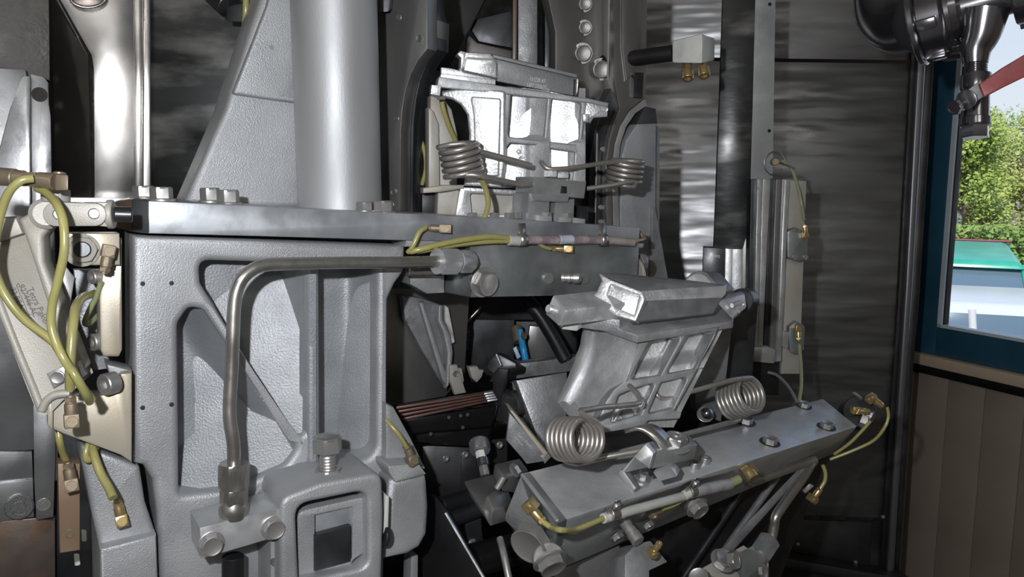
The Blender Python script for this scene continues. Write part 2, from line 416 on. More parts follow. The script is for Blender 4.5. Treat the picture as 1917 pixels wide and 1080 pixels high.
M_GUARD = mat('stained_guard_sheet', (.42, .43, .45), .8, .32, (.20, .19, .18), 10, .48, .66, 300, .15, .1, 20, bdist=.0004, col3=(.30, .18, .09), c3s=6, c3lo=.62, c3hi=.75)
M_STONE = mat('pitted_plate', (.095, .09, .085), .2, .6, (.15, .14, .13), 30, .4, .7, 160, .7, .1, 30, bdist=.0014, col3=(.06, .057, .054), c3s=22)
M_COPPER = mat('copper_laminate', (.11, .06, .05), .5, .45, (.18, .10, .08), 40, .45, .7, 300, .2, stretch=(.3, 1, 1), bdist=.0004)
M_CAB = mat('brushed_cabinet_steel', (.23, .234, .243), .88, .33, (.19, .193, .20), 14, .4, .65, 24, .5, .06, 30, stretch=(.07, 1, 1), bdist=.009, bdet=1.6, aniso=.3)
M_CABD = mat('dark_cabinet_trim', (.05, .05, .052), .8, .4, (.08, .08, .085), 14)
M_POST = mat('grey_door_post', (.20, .20, .215), .75, .35)
M_BLUE = mat('blue_window_frame', (.022, .085, .14), 0, .38, (.03, .11, .18), 8, bs=120, bstr=.08, bdist=.0005)
M_WFR = mat('skylit_window_bead', (.70, .80, .88), .1, .35)  # bead colour brightened for the sky light falling on it
M_PANEL = mat('cream_wall_panel', (.31, .26, .21), 0, .55, (.25, .21, .17), 5, .4, .7, 40, .05)
M_SILL = mat('cream_sill', (.60, .48, .36), 0, .5)
M_WALL = mat('painted_wall', (.45, .44, .41), 0, .7)
M_FLOOR = mat('concrete_floor', (.16, .155, .15), 0, .7, (.11, .105, .10), 6)
M_CHROME = mat('dark_chrome', (.34, .335, .36), .95, .20, (.26, .255, .28), 20, bs=60, bstr=.05, bdist=.0005)
M_RED = mat('worn_red_paint', (.40, .10, .10), .1, .42, (.30, .08, .085), 60, .4, .7, 200, .3, bdist=.0006)
M_DKHOLE = mat('shadowed_hole', (.02, .02, .022), .2, .6)
M_INK = mat('grey_ink', (.13, .12, .12), 0, .5)
M_LIGHTINK = mat('etched_mark', (.46, .47, .48), .4, .45)
M_CYAN = mat('blue_air_hose', (.02, .30, .62), 0, .35)
M_GLASS = mat('window_glass', (.95, .98, 1), 0, .0, trans=1, spec=.5)
M_JAWF = mat('machined_jaw_ribs', (.27, .28, .29), .5, .52, (.38, .39, .40), 30, .4, .7, 420, .4, .1, 60, bdist=.0006)
M_TBAR = mat('smeared_cast_bar', (.46, .47, .48), .45, .45, (.60, .61, .62), 17, .4, .7, 420, .55, .12, 25, bdist=.0009, col3=(.24, .25, .265), c3s=9, c3lo=.5, c3hi=.78)
M_JCH = mat('dull_jaw_channel', (.14, .145, .15), .4, .55, (.22, .225, .23), 30, .4, .7, 420, .4, .08, 60, bdist=.0006)
M_JFL = mat('bright_pocket_floor', (.58, .59, .60), .7, .46, (.46, .47, .48), 26, .4, .65, 380, .5, .08, 45, bdist=.0008, col3=(.34, .35, .36), c3s=18, c3lo=.58, c3hi=.72)
# ================================================================ the room
FL = .95
D = plane(1710, 600, 2.2, -63)
DI = D.m().inverted()
def duv(x, y, off=0):
    q = DI @ D.at(x, y, off); return q.x, q.y
zo = D.p.z
def dbox(name, u0, u1, z0, z1, w0, w1, m, parent=None, tg=None, bev=0):
    def P(u, z, w): q = D.p + D.u*u + D.n*w; return Vector((q.x, q.y, z))
    V = [P(u0, z0, w1), P(u1, z0, w1), P(u1, z1, w1), P(u0, z1, w1), P(u0, z0, w0), P(u1, z0, w0), P(u1, z1, w0), P(u0, z1, w0)]
    return mesh(name, V, BOXF, m, parent, tg, bev)
ST = (None, None, None, 'structure')
US = duv(1722, 560)[0]; ZS = D.at(1718, 645).z; U1 = US+1.15; ZT = ZS+1.45
dbox('floor', -1.8, 5, FL-.1, FL, -.2, 5, M_FLOOR, None, ST)
dbox('ceiling', -1.8, 5, 4.3, 4.4, -.2, 5, M_WALL, None, ST)
dbox('wall_back', -1.9, -1.8, FL, 4.3, -.2, 5, M_WALL, None, ST)
dbox('wall_front', 5, 5.1, FL, 4.3, -.2, 5, M_WALL, None, ST)
dbox('wall_left', -1.8, 5, FL, 4.3, 5, 5.1, M_WALL, None, ST)
wr = thing('wall_right', None, None, D.p + D.u*1.5 + Vector((0, 0, FL-zo))); wr['kind'] = 'structure'
dbox('wall_core', -1.8, 5, FL, ZS-.06, -.06, -.03, M_WALL, wr)
dbox('wall_core', -1.8, US, ZS-.06, 4.3, -.05, 0, M_PANEL, wr)
dbox('wall_core', U1, 5, ZS-.06, 4.3, -.05, 0, M_PANEL, wr)
dbox('wall_core', US, U1, ZT, 4.3, -.05, 0, M_PANEL, wr)
# sandwich panel below the window: grooved boards
u = US-.6
while u < 4.2:
    dbox('wall_panel', u, u+.0985, FL, ZS-.062, -.04, -.002, M_PANEL, wr, None, .0015); u += .1
dbox('trim_1', US-.5, U1+.6, ZS-.075, ZS-.058, -.03, .006, M_CABD, None, ST, .002)
dbox('trim_2', US-.5, U1+.6, ZS-.046, ZS-.016, -.05, .035, M_SILL, None, ST, .004)
dbox('trim_3', US-.5, U1+.6, ZS-.060, ZS-.046, -.05, .028, M_CABD, None, ST, .002)
# window
wn = thing('window_1', None, None, D.p + D.u*(US+.55) + Vector((0, 0, ZS-zo))); wn['kind'] = 'structure'
jw = duv(1766, 560)[0]-US; rh = .062
dbox('window_frame', US-.01, US+jw, ZS-.015, ZT, -.010, .018, M_BLUE, wn, None, .006)
dbox('window_frame', U1-jw, U1+.01, ZS-.015, ZT, -.010, .018, M_BLUE, wn, None, .006)
dbox('window_frame', US+jw, U1-jw, ZS-.015, ZS+rh, -.010, .018, M_BLUE, wn, None, .004)
dbox('window_frame', US+jw, U1-jw, ZT-rh, ZT, -.010, .018, M_BLUE, wn, None, .004)
dbox('glazing_bead', US+jw, US+jw+.012, ZS+rh, ZT-rh, -.008, .0185, M_WFR, wn)
dbox('glazing_bead', U1-jw-.012, U1-jw, ZS+rh, ZT-rh, -.008, .0185, M_WFR, wn)
dbox('glazing_bead', US+jw, U1-jw, ZS+rh, ZS+rh+.008, -.008, .0185, M_WFR, wn)
dbox('window_seal', US+jw+.012, US+jw+.016, ZS+rh, ZT-rh, -.008, .012, M_BLACK, wn)
dbox('pane', US+jw, U1-jw, ZS+rh, ZT-rh, -.006, -.002, M_GLASS, wn)
# ---------------------------------------------------------------- outside
box('ground', (-30, -30, -.2), (80, 80, 0), mat('yard_asphalt', (.20, .20, .19), 0, .8, (.26, .25, .23), 3), None, ST)
def car(name, label, c, yaw, L, W, H, belt, paint, cat_, van=False, lowz=.3):
    R = Matrix.Translation(c) @ Matrix.Rotation(math.radians(yaw), 4, 'Z')
    t = thing(name, label, cat_, Vector(c))
    rot = R
    glass = mat(name+'_glass', (.13, .19, .25), .1, .1, spec=.7); blk = M_BLACK
    box('car_body', (-L/2, -W/2, lowz), (L/2, W/2, belt), paint, t, None, .09, rot)
    fx = L/2-(.35 if van else 1.25); bx_ = -L/2+(.08 if van else .35)
    def trap(nm, x0, x1, ins, z0, z1, m, tx=.35, bev=.05, yo=0):
        V = [rot @ Vector(p) for p in ((x0, -W/2+.03-yo, z0), (x1, -W/2+.03-yo, z0), (x1, W/2-.03+yo, z0), (x0, W/2-.03+yo, z0), (x0+ins, -W/2+.14-yo, z1), (x1-tx, -W/2+.14-yo, z1), (x1-tx, W/2-.14+yo, z1), (x0+ins, W/2-.14+yo, z1))]
        return mesh(nm, V, [(3, 2, 1, 0), (4, 5, 6, 7), (0, 1, 5, 4), (1, 2, 6, 5), (2, 3, 7, 6), (3, 0, 4, 7)], m, t, None, bev)
    trap('greenhouse_glass', bx_+.02, fx-.02, .2, belt-.02, H-.07, glass, .5, .02)
    def lp(x, y, z): return rot @ Vector((x, y, z))
    trap('roof', bx_+.2, fx-.38, .02, H-.10, H, paint, .06, .035, -.085)
    if van: tube('roof_trim', [lp(bx_+.3, -W/2+.1, H+.015), lp(bx_+.3, W/2-.1, H+.015)], .022, mat('dull_red_trim', (.22, .03, .05), 0, .4), t, None, smooth=False, seg=8)
    for s in (-1, 1):
        for (xa, xb) in ((bx_+.03, bx_+.22), (fx-.03, fx-.52), ((bx_+fx)/2, (bx_+fx)/2-.04)):
            tube('pillar', [lp(xa, s*(W/2-.05), belt-.03), lp(xb, s*(W/2-.15), H-.06)], .035, paint, t, None, smooth=False, seg=8)
        for xw in (-L/2+.8, L/2-.85):
            cyl('wheel', lp(xw, s*(W/2-.22), .31), lp(xw, s*(W/2+.01), .31), .31, blk, t, None, 20, .03)
        box('door_mirror', (fx-.35, s*(W/2+.07)-.08, belt), (fx-.2, s*(W/2+.07)+.08, belt+.16), blk, t, None, .02, rot)
    return t
car('white_car', 'white car parked close outside the window, seen over its roof', (4.95, 7.7, 0), -22, 4.3, 1.75, 1.45, .95, mat('white_car_paint', (.62, .63, .66), 0, .25), 'car')
car('green_van', 'green van with a wide windscreen parked behind the white car', (6.9, 12.4, 0), -119, 4.9, 1.95, 1.47, .92, mat('green_van_paint', (.02, .36, .24), 0, .3, (.06, .42, .32), 2), 'van', True)
leafm = [mat('leaf_green_'+'abc'[i], c, 0, .55, c2, .6, .35, .65) for i, (c, c2) in enumerate((((.26, .36, .06), (.42, .48, .12)), ((.16, .27, .05), (.28, .36, .08)), ((.36, .40, .10), (.50, .48, .18))))]
bark = mat('bark', (.22, .17, .11), 0, .8, (.13, .10, .07), 6)
def tree(label, x, y, h, cr, n, lm, seed):
    rnd = random.Random(seed); t = thing('tree', label, 'tree', Vector((x, y, 0)), None)
    P = [Vector((x, y, 0)), Vector((x+.1, y, h*.3)), Vector((x-.1, y+.1, h*.6)), Vector((x, y, h*.93))]
    tube('trunk', P, .2, bark, t, None, radii=(.2, .04))
    ends = []
    for k in range(11):
        a = rnd.uniform(0, 2*PI); z0 = h*rnd.uniform(.2, .75); l = cr*rnd.uniform(.5, .95)
        e = Vector((x+l*math.cos(a), y+l*math.sin(a), z0+l*.55)); ends.append(e)
        tube('branch', [Vector((x, y, z0)), Vector((x+l*.5*math.cos(a), y+l*.5*math.sin(a), z0+l*.2)), e], .05, bark, t, None, radii=(.07, .02), n=3, seg=6)
    cl = [(e, cr*rnd.uniform(.3, .5)) for e in ends]
    for k in range(22):
        a = rnd.uniform(0, 2*PI); q = cr*rnd.uniform(.1, .85); z0 = h*rnd.uniform(.14, .95)
        cl.append((Vector((x+q*math.cos(a)*(1.15-.6*z0/h), y+q*math.sin(a)*(1.15-.6*z0/h), z0)), cr*rnd.uniform(.25, .42)))
    V = []; Fc = []
    for k in range(n):
        c, r = rnd.choice(cl)
        d = Vector((rnd.gauss(0, 1), rnd.gauss(0, 1), rnd.gauss(0, .8))).normalized()*r*rnd.uniform(.35, 1)**.6
        p = c+d; s = rnd.uniform(.04, .08)
        a = Vector((rnd.gauss(0, 1), rnd.gauss(0, 1), rnd.gauss(0, 1))).normalized(); b = a.orthogonal().normalized()
        i = len(V); V += [p-a*s, p+b*s*.6, p+a*s, p-b*s*.6]; Fc.append((i, i+1, i+2, i+3))
    me = bpy.data.meshes.new('crown'); me.from_pydata(V, [], Fc)
    o = finish('crown', me, lm, t, ('stuff',), None)
tree('bushy green tree at the left edge of the window view, close to the frame', 13.6, 24.0, 4.4, 1.5, 12000, leafm[0], 1)
tree('tall yellow-green tree with a pale forked trunk at the right side of the window view', 17.3, 26.8, 5.0, 1.75, 13000, leafm[2], 2)
tree('dark green tree showing in the gap between the two nearer trees', 18.6, 31.5, 5.0, 2.4, 11000, leafm[1], 3)
hg = thing('hedge', 'low dense hedge along the yard behind the green van', 'hedge', Vector((15, 20.5, 0)))
rnd = random.Random(5); V = []; Fc = []
for k in range(9000):
    p = Vector((rnd.uniform(10, 20), 20.4+rnd.uniform(-.4, .4), rnd.uniform(0, 1.35))); s = rnd.uniform(.06, .11)
    a = Vector((rnd.gauss(0, 1), rnd.gauss(0, 1), rnd.gauss(0, 1))).normalized(); b = a.orthogonal().normalized()
    i = len(V); V += [p-a*s, p+b*s*.6, p+a*s, p-b*s*.6]; Fc.append((i, i+1, i+2, i+3))
me = bpy.data.meshes.new('foliage'); me.from_pydata(V, [], Fc); finish('foliage', me, leafm[1], hg, ('stuff',), None)
# ---------------------------------------------------------------- cabinet of dark stainless sheet behind the machine
C = plane(1250, 450, 1.9, -11, 3)
cab = thing('machine_cabinet', 'brushed dark stainless steel cabinet wall behind the machine, ending at a door post', 'cabinet', Vector((C.at(1450, 900).x, C.at(1450, 900).y, FL)))
slab('cabinet_panel', C, [(1120, 111), (1703, 119), (1655, 969), (1100, 962)], .003, M_CAB, cab)
slab('cabinet_panel', C, [(1110, -260), (1722, -260), (1706, 113), (1120, 105)], .003, M_CAB, cab, off=-.001)
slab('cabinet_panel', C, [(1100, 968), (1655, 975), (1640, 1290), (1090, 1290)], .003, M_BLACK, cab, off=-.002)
slab('kick_plate', C, [(1470, 972), (1632, 978), (1628, 1068), (1440, 1020)], .003, M_CABD, cab, off=.012)
slab('ledge', C, [(1440, 1040), (1700, 1085), (1700, 1100), (1440, 1060)], .05, M_CABD, cab, off=.06)
slab('gap_shade_strip', C, [(1713, -260), (1706, -260+380), (1684, 540), (1664, 810), (1645, 1100), (1657, 1100), (1676, 810), (1694, 540), (1717, 120), (1725, -260)], .01, M_BLACK, cab, off=.012)  # black strip painted in as the shade of the gap left of the post
slab('door_post', C, [(1733, -260), (1715, 140), (1694, 540), (1676, 810), (1656, 1130), (1671, 1130), (1691, 810), (1710, 540), (1733, 140), (1751, -260)], .03, M_POST, cab, off=.025, bev=.006, res=3)
slab('wall_shade_strip', C, [(1745, -260), (1733, 140), (1709, 540), (1690, 810), (1671, 1130), (1680, 1130), (1700, 810), (1722, 540), (1747, 140), (1760, -260)], .06, M_CABD, cab, off=.0)  # dark slab stands in for the shaded wall right of the post
for q in ((1494, 1018), (1602, 1052), (1466, 1052), (1653, 967)):
    fast('slot', C.at(*q, .013), C.n, .004, cab, M_ZINC, 'panel_screw')
enc = thing('machine_enclosure', 'dark sheet steel enclosure at the back of the machine, behind the castings', 'enclosure', Vector((-.4, 2.25, FL)))
box('back_sheet', (-2.2, 2.28, FL), (.42, 2.3, 3.9), M_BLACK, enc)
box('side_sheet', (-1.95, .3, FL), (-1.93, 2.3, 3.9), M_DARK, enc)
# ================================================================ main machine: front plane A recedes to the right
A = plane(250, 700, .70, 32)
AN, AU = A.n, A.u
def th(name, label, cat, pl, x, y, off=0, group=None): return thing(name, label, cat, pl.at(x, y, off), group)
# ---------------------------------------------------------------- sheets and plates at the left rear
S1 = plane(60, 300, .98, 29)
slab('pitted_wall_plate', S1, [(-90, -60), (93, -60), (93, 150), (-90, 125)], .03, M_STONE, tg=('dark pitted plate in the upper left corner above the bright guard sheets', 'plate'))
t = th('guard_sheet', 'bright stained sheet metal guard at the far left behind the lever arm', 'guard', S1, 20, 840, .02)
slab('sheet_panel', S1, [(-90, 122), (48, 130), (50, 142), (56, 560), (66, 842), (-90, 850)], .012, M_GUARD, t, off=.03)
slab('sheet_fold', S1, [(18, 205), (42, 142), (57, 142), (57, 500), (45, 480), (-40, 600), (-60, 500)], .008, M_GUARD, t, off=.040)
slab('edge_strip', S1, [(57, 138), (82, 143, 6), (91, 155), (92, 195), (97, 225), (100, 360), (108, 600), (108, 900), (64, 900), (60, 500)], .01, M_GUARD, t, off=.032)
fast('flat', S1.at(74, 177, .032), S1.n, .0085, t, M_STONE, 'rivet')
t = th('clad_plate', 'stack of stained flat plates with a large countersunk screw, lower left corner', 'plate', S1, 30, 990, .02)
slab('upper_plate', S1, [(-90, 845), (60, 845), (62, 897), (-90, 915)], .02, M_GUARD, t, off=.03)
slab('screwed_plate', S1, [(-90, 915), (62, 899), (64, 968), (-90, 990)], .02, M_GUARD, t, off=.034)
slab('rusty_plate', S1, [(-90, 985), (64, 970), (103, 975), (104, 1190), (-90, 1190)], .02, M_RUST, t, off=.028)
fast('flat', S1.at(36, 948, .034), S1.n, .0165, t, M_GUARD)
t2 = th('cover_strip', 'narrow riveted vertical steel strip beside the rusty plate, lower left', 'strip', S1, 84, 970, .04)
slab('strip_body', S1, [(62, 760), (105, 760), (104, 860), (100, 968), (68, 974), (64, 900)], .008, M_GUARD, t2, off=.046)
fast('flat', S1.at(82, 945, .046), S1.n, .0085, t2, M_ZINC, 'rivet')
slab('back_channel', S1, [(96, 560), (260, 560), (260, 1190), (98, 1190)], .02, M_DARK, tg=('dark steel channel behind the yellow tubes, lower left', 'channel'), off=.0)
# wavy polished sheet with a bend
S2 = plane(200, 200, .93, 26)
t = th('polished_duct', 'wavy mirror-like sheet metal duct with a folded edge, upper left', 'duct', S2, 180, 375)
slab('main_face', S2, [(103, -60), (258, -60), (254, 376), (170, 376), (170, 104), (104, -8)], .004, M_MIRR, t)
slab('folded_edge', S2, [(252, -60), (270, -60), (268, 376), (253, 376)], .006, M_MIRR, t, off=.006, bev=.002)
slab('folded_return', S2, [(268, -60), (282, -60), (284, 376), (266, 376)], .02, M_MIRR, t, off=.010, bev=.002, res=2)
hexa('side_face', [(90, -60, .88), (104, -60, .925), (104, 376, .925), (97, 376, .88)], [(90, -60, .90), (104, -60, .94), (104, 376, .94), (97, 376, .90)], M_MIRRD, t)
slab('dark_face', plane(130, 200, .91, -12), [(92, -60), (104, -8), (165, 105, 8), (171, 376), (99, 376), (98, 240)], .004, M_MIRRD, t, off=.0)
tube('fold_line', [S2.at(102, -10, .012), S2.at(166, 104, .012), S2.at(170, 130, .012), S2.at(171, 376, .012)], .0026, M_MIRRD, t, None, smooth=False)
tube('cutout_rim', px(S2, arc(165, -6, 34, 20, 180, 360, 12), .006), .0018, M_MIRR, t, None, n=2)
slab('cutout_cover', S2, arc(165, -6, 32, 18, 180, 360, 12), .004, M_RUST, t, off=.004)
S3 = plane(380, 200, .96, 12)
slab('smeared_sheet', S3, [(276, -60), (620, -60), (620, 392), (278, 392)], .004, M_CLOUD, tg=('dark sheet steel with cloudy smears left of the casting web', 'sheet'))
slab('ledge_plate', S2, [(120, 369), (256, 371), (256, 400), (120, 400)], .05, M_MACH, tg=('narrow machined ledge under the polished duct', 'plate'), off=.02)
t = th('pipe_joint', 'dark hexagonal pipe joint at the top edge beside the casting web', 'joint', S3, 430, 40, .02)
hexa('joint_block', [(423, 12, .88), (462, 4, .87), (462, 42, .87), (424, 40, .88)], [(438, 8, .93), (470, 0, .92), (470, 34, .92), (440, 34, .93)], M_DARK, t)
cyl('joint_body', Pt(402, -14, .89), Pt(430, 12, .88), .014, M_DARK, t)
fast('hex', Pt(412, 6, .885), idir(215, .4), .010, t, M_DARK)
tube('yellow_tube', [Pt(461, -60, .86), Pt(460, 20, .86), Pt(458, 60, .88), Pt(466, 90, .93)], .0034, M_HOSE, None, ('short yellow tube hanging from the dark pipe joint at the top edge', 'tube'))

# ---------------------------------------------------------------- lever arm
L = plane(80, 600, .635, 14)
t = th('lever_arm', 'cast lever arm with raised flange and printed marking, running diagonally at the far left', 'lever', L, 100, 770)
slab('arm_web', L, [(-60, 452), (4, 446), (45, 438), (156, 704), (112, 745), (80, 778, 10), (0, 575), (-60, 430)], .016, M_CASTW, t, off=0, bev=.003, res=2)
slab('arm_flange', L, [(33, 410), (60, 396), (76, 388, 8), (84, 376), (118, 376, 8), (132, 398, 12), (124, 420), (96, 424, 12), (80, 444, 16), (82, 490), (159, 690, 8), (140, 712, 6), (128, 692), (58, 478), (40, 428)], .022, M_CASTW, t, off=.014, bev=.0035, res=2)
slab('shoulder', L, [(-60, 410), (30, 406), (44, 438), (0, 452), (-60, 456)], .02, M_CASTW, t, off=.008, bev=.003)
tube('edge_bead', px(L, [(-6, 556), (30, 648), (62, 725), (78, 768)], .0), .0032, M_CASTW, t, n=2)
tube('curved_rib', px(L, [(78, 768), (86, 752), (99, 741), (116, 737), (132, 737)], .002), .0034, M_CASTW, t)
cyl('pivot_boss', L.at(86, 400, .0), L.at(86, 400, .019), .0118, M_CASTW, t, None, 32, .003)
for s_, x_, y_, h_ in (('Tetra Pak®', 50, 540, 10.5), ('927446 AC', 34, 534, 9.5), ('32 BBA', 18, 540, 9)):
    text(s_, L, x_, y_, h_, -64, M_INK, t)
tube('label_outline', px(L, [(31, 535), (34, 531), (37, 535), (61, 583), (58, 588), (52, 584), (31, 535)], .0003), .00025, M_INK, t, n=2, seg=6)
tc_ = th('tube_clip', 'small square clip plate with a hex screw holding the yellow tubes on the lever arm', 'clip', L, 115, 710, .004)
slab('clip_plate', L, [(86, 700), (122, 684), (130, 710), (99, 728)], .003, M_MACH, tc_, off=.0045)
fast('hex', L.at(110, 705, .0045), L.n, .0054, tc_, M_ZINC)
slab('clip_loop', L, [(138, 686), (146, 678), (156, 706), (144, 714, 4)], .016, M_PIPE, tc_, off=.022, bev=.002)
# link between lever and plate
t = th('clevis_link', 'rounded steel link with two pins joining the lever arm to the plate end', 'link', L, 145, 423, .02)
lp_ = [(101, 378), (178, 380)] + arc(178, 402, 21, 21.5, 85, -85, 8) + [(101, 424)] + arc(101, 401, 22, 22.5, 265, 95, 8)
slab('link_plate', L, lp_, .012, M_CASTW, t, off=.034, bev=.0012)
slab('eye_block', L, [(150, 379), (201, 379), (201, 425), (150, 420)], .014, M_CASTW, t, off=.030)
for x_ in (110, 176): cyl('pin', L.at(x_, 401 if x_ < 150 else 400, .03), L.at(x_, 401 if x_ < 150 else 400, .0352), .0042, M_ALUG, t)
a_, b_ = L.at(201, 401, .022), L.at(214, 401, .022)
cyl('lock_collar', a_, b_, .0112, M_CASTW, t); cyl('threaded_rod', b_, L.at(248, 402, .02), .006, M_DARK, t)
# upper left brass run
t = thing('brass_union', 'tarnished brass pipe union entering at the left edge above the lever arm', 'fitting', Pt(40, 350, .585))
cyl('pipe_end', Pt(-60, 325, .585), Pt(30, 333, .58), .0066, M_BRASSD, t)
cyl('union_ring', Pt(28, 333, .58), Pt(48, 334, .58), .0058, M_BRASSD, t)
cyl('grey_spacer', Pt(104, 380, .615), Pt(104, 354, .615), .0102, M_CASTW, t)
lathe('union_nut', Pt(46, 335, .58), idir(-4), [(0, 0), (.0058, 0), (.006, .0005), (.006, .0095), (.0056, .01), (0, .01)], M_BRASSD, t, None, 24, (1, 2, 3, 4))
cyl('barrel', Pt(72, 337, .58), Pt(102, 340, .58), .0061, M_BRASSD, t)
hexa('square_head', [(102, 325, .575), (128, 327, .575), (128, 357, .575), (102, 357, .575)], [(102, 323, .60), (127, 325, .60), (127, 352, .60), (102, 352, .60)], M_BRASSD, t)
cyl('head_cap', Pt(111, 328, .588), Pt(111, 322, .588), .0045, M_BRASSD, t)
# nut block
t = th('adjuster_block', 'tan block with a large hex nut and dark stud under the link', 'block', A, 175, 496, .03)
slab('block_body', A, [(127, 437), (224, 437), (225, 496), (140, 497), (127, 484)], .025, M_TAN, t, off=.045)
fast('washer', A.at(153, 468, .045), AN, .0105, t, M_CASTW)
fast('nut', A.at(154, 467, .0467), AN, .0108, t, M_CASTW, sz=.007)
cyl('stud_end', A.at(154, 467, .05), A.at(154, 467, .0535), .0062, M_DARK, t)
slab('cable_bracket', A, [(138, 505), (205, 505), (205, 690), (176, 694), (150, 610)], .012, M_CASTR, tg=('blue-grey bracket plate behind the tan bar', 'bracket'), off=-.02)
slab('spring_leaf', A, [(100, 496), (122, 496), (140, 520), (128, 600), (110, 560)], .004, M_MACH, tg=('thin bright steel leaf behind the looped yellow tube', 'leaf plate'), off=-.01)
t = th('tan_bar', 'upright tan bar with a socket screw at the left side of the grey frame casting', 'bar', A, 208, 670, .03)
slab('bar_body', A, [(192, 510), (224, 446), (228, 446), (229, 655), (223, 668, 4), (194, 668, 4), (188, 655), (186, 560)], .030, M_TAN, t, off=.034, bev=.002)
fast('socket', A.at(190, 638, .02), -AU*.9+AN*.45, .0072, t, M_ZINC, up=Z)
fast('socket', A.at(186, 517, .02), -AU*.9+AN*.45, .0060, None, M_ZINC, tg=('socket screw half hidden behind the brown elbow fitting', 'screw'))
# triangular bracket
t = th('corner_bracket', 'warm grey triangular bracket plate with a notch at the lower left of the frame casting', 'bracket', A, 190, 860, .02)
slab('bracket_plate', A, [(90, 752, 8), (110, 742), (158, 742), (218, 738, 6), (224, 730), (226, 700, 4), (247, 698), (247, 866), (226, 852), (118, 812), (92, 800, 10)], .022, M_TAN, t, off=.022, bev=.0015)
slab('bracket_lip', A, [(88, 748, 6), (100, 742), (99, 806), (89, 797, 8)], .014, M_TAN, t, off=.027)
slab('bracket_back', A, [(200, 682), (247, 694), (247, 705), (224, 704), (205, 700)], .03, M_CAST, t, off=.01)
fast('socket', A.at(216, 715, .028), -AU*.85+AN*.5, .0092, t, M_ZINC)
# ---------------------------------------------------------------- lower left boss
t = th('left_boss', 'smooth grey cast boss carrying a bright brass elbow, bottom left', 'casting', A, 230, 1000)
slab('sloped_body', A, [(150, 830), (262, 874, 10), (272, 940), (293, 1003), (187, 1030, 4), (172, 962), (152, 860)], .07, M_CAST, t, off=.0, bev=.005, res=2)
slab('lower_body', A, [(187, 1028), (293, 1002), (300, 1190), (190, 1190)], .09, M_CAST, t, off=.012, bev=.003, res=2)
t = th('bronze_bar', 'brown bronzed bar with one threaded hole, bottom left', 'bar', A, 128, 1035, -.02)
slab('bar_body', A, [(108, 868), (150, 868), (150, 1030), (112, 1036)], .02, M_BROWN, t, off=-.01)
lathe('threaded_hole', A.at(130, 998, -.0115), AN, [(0, 0), (.0042, 0), (.0040, .0019), (.003, .002), (.0028, .0002), (0, .0002)], M_BRASSD, t)
hexa('small_bar_end', [(152, 990, .80), (163, 992, .80), (163, 1014, .80), (153, 1014, .80)], [(152, 990, .83), (163, 992, .83), (163, 1014, .83), (153, 1014, .83)], M_WHITE, None, ('small pale square peg right of the bronze bar, upper of two', 'peg'))
hexa('small_bar_end', [(138, 1036, .80), (149, 1036, .80), (151, 1058, .80), (140, 1060, .80)], [(138, 1036, .83), (149, 1036, .83), (151, 1058, .83), (140, 1060, .83)], M_WHITE, None, ('small pale square peg below the bronze bar, lower of two', 'peg'))
# ---------------------------------------------------------------- elbows and yellow tubes on the left
e = .0098
elbow('brown slotted elbow fitting pointing down beside the tan bar', A.at(203, 470, .058), idir(-101), AN, .0078, M_BRASSD)
elbow('brown slotted elbow fitting in front of the triangular bracket, nut upward', A.at(134, 788, .080), idir(93), AN, .0084, M_BRASSD, slotrot=1)
elbow('dull brown elbow fitting above the bronze bar, nut upward', A.at(134, 908, .008), idir(100), AN, .0086, M_BRASSD)
elbow('bright brass elbow fitting screwed on the lower left boss', A.at(228, 975, .012), idir(103), AN, .0082, M_BRASS)
def hose(label, pts, r=.0031, m=None, cat_='tube'): return tube('yellow_tube', pts, r, m or M_HOSE, None, (label, cat_, 'thin oil tubes'))
hose('yellow tube curling from the brass union out of the left edge', pd([(62, 334, .570), (40, 338, .566), (18, 358, .565), (4, 390, .568), (-6, 430, .572), (-14, 480, .572), (-4, 524, .576), (18, 565, .58), (50, 602, .582), (96, 636, .582), (118, 668, .58), (140, 702, .575), (160, 736, .585), (168, 752, .60)]))
hose('yellow tube looping over the link and down the lever flange', pd([(70, 352, .585), (88, 362, .578), (108, 385, .565), (119, 420, .56), (120, 470, .56), (110, 520, .565), (98, 570, .57), (96, 610, .572), (106, 644, .572), (122, 676, .572), (148, 716, .582), (172, 748, .60)]))
hose('yellow tube rising from the elbow on the triangular bracket', pd([(131, 728, .592), (131, 690, .584), (134, 640, .584), (138, 600, .59), (143, 572, .605), (156, 556, .63), (178, 549, .66)]), .0034)
hose('thin green-yellow tube hooked under the brown elbow beside the tan bar', pd([(190, 528, .645), (180, 556, .65), (164, 588, .655), (159, 605, .66), (168, 606, .665), (184, 590, .68)]), .0022, M_HOSEG)
hose('short yellow tube below the triangular bracket going into the dull elbow', pd([(109, 806, .68), (112, 826, .68), (117, 846, .69), (124, 862, .70)]), .0030)
hose('yellow tube running down to the bright brass elbow on the boss', pd([(172, 822, .69), (176, 850, .675), (188, 885, .67), (203, 912, .665), (212, 932, .66)]), .0036)
tube('tube_loop', pd([(170, 822, .685), (161, 845, .68), (163, 861, .68), (172, 856, .68), (180, 838, .685)]), .0028, M_HOSE, None, ('small looped yellow tube end under the triangular bracket', 'tube'))
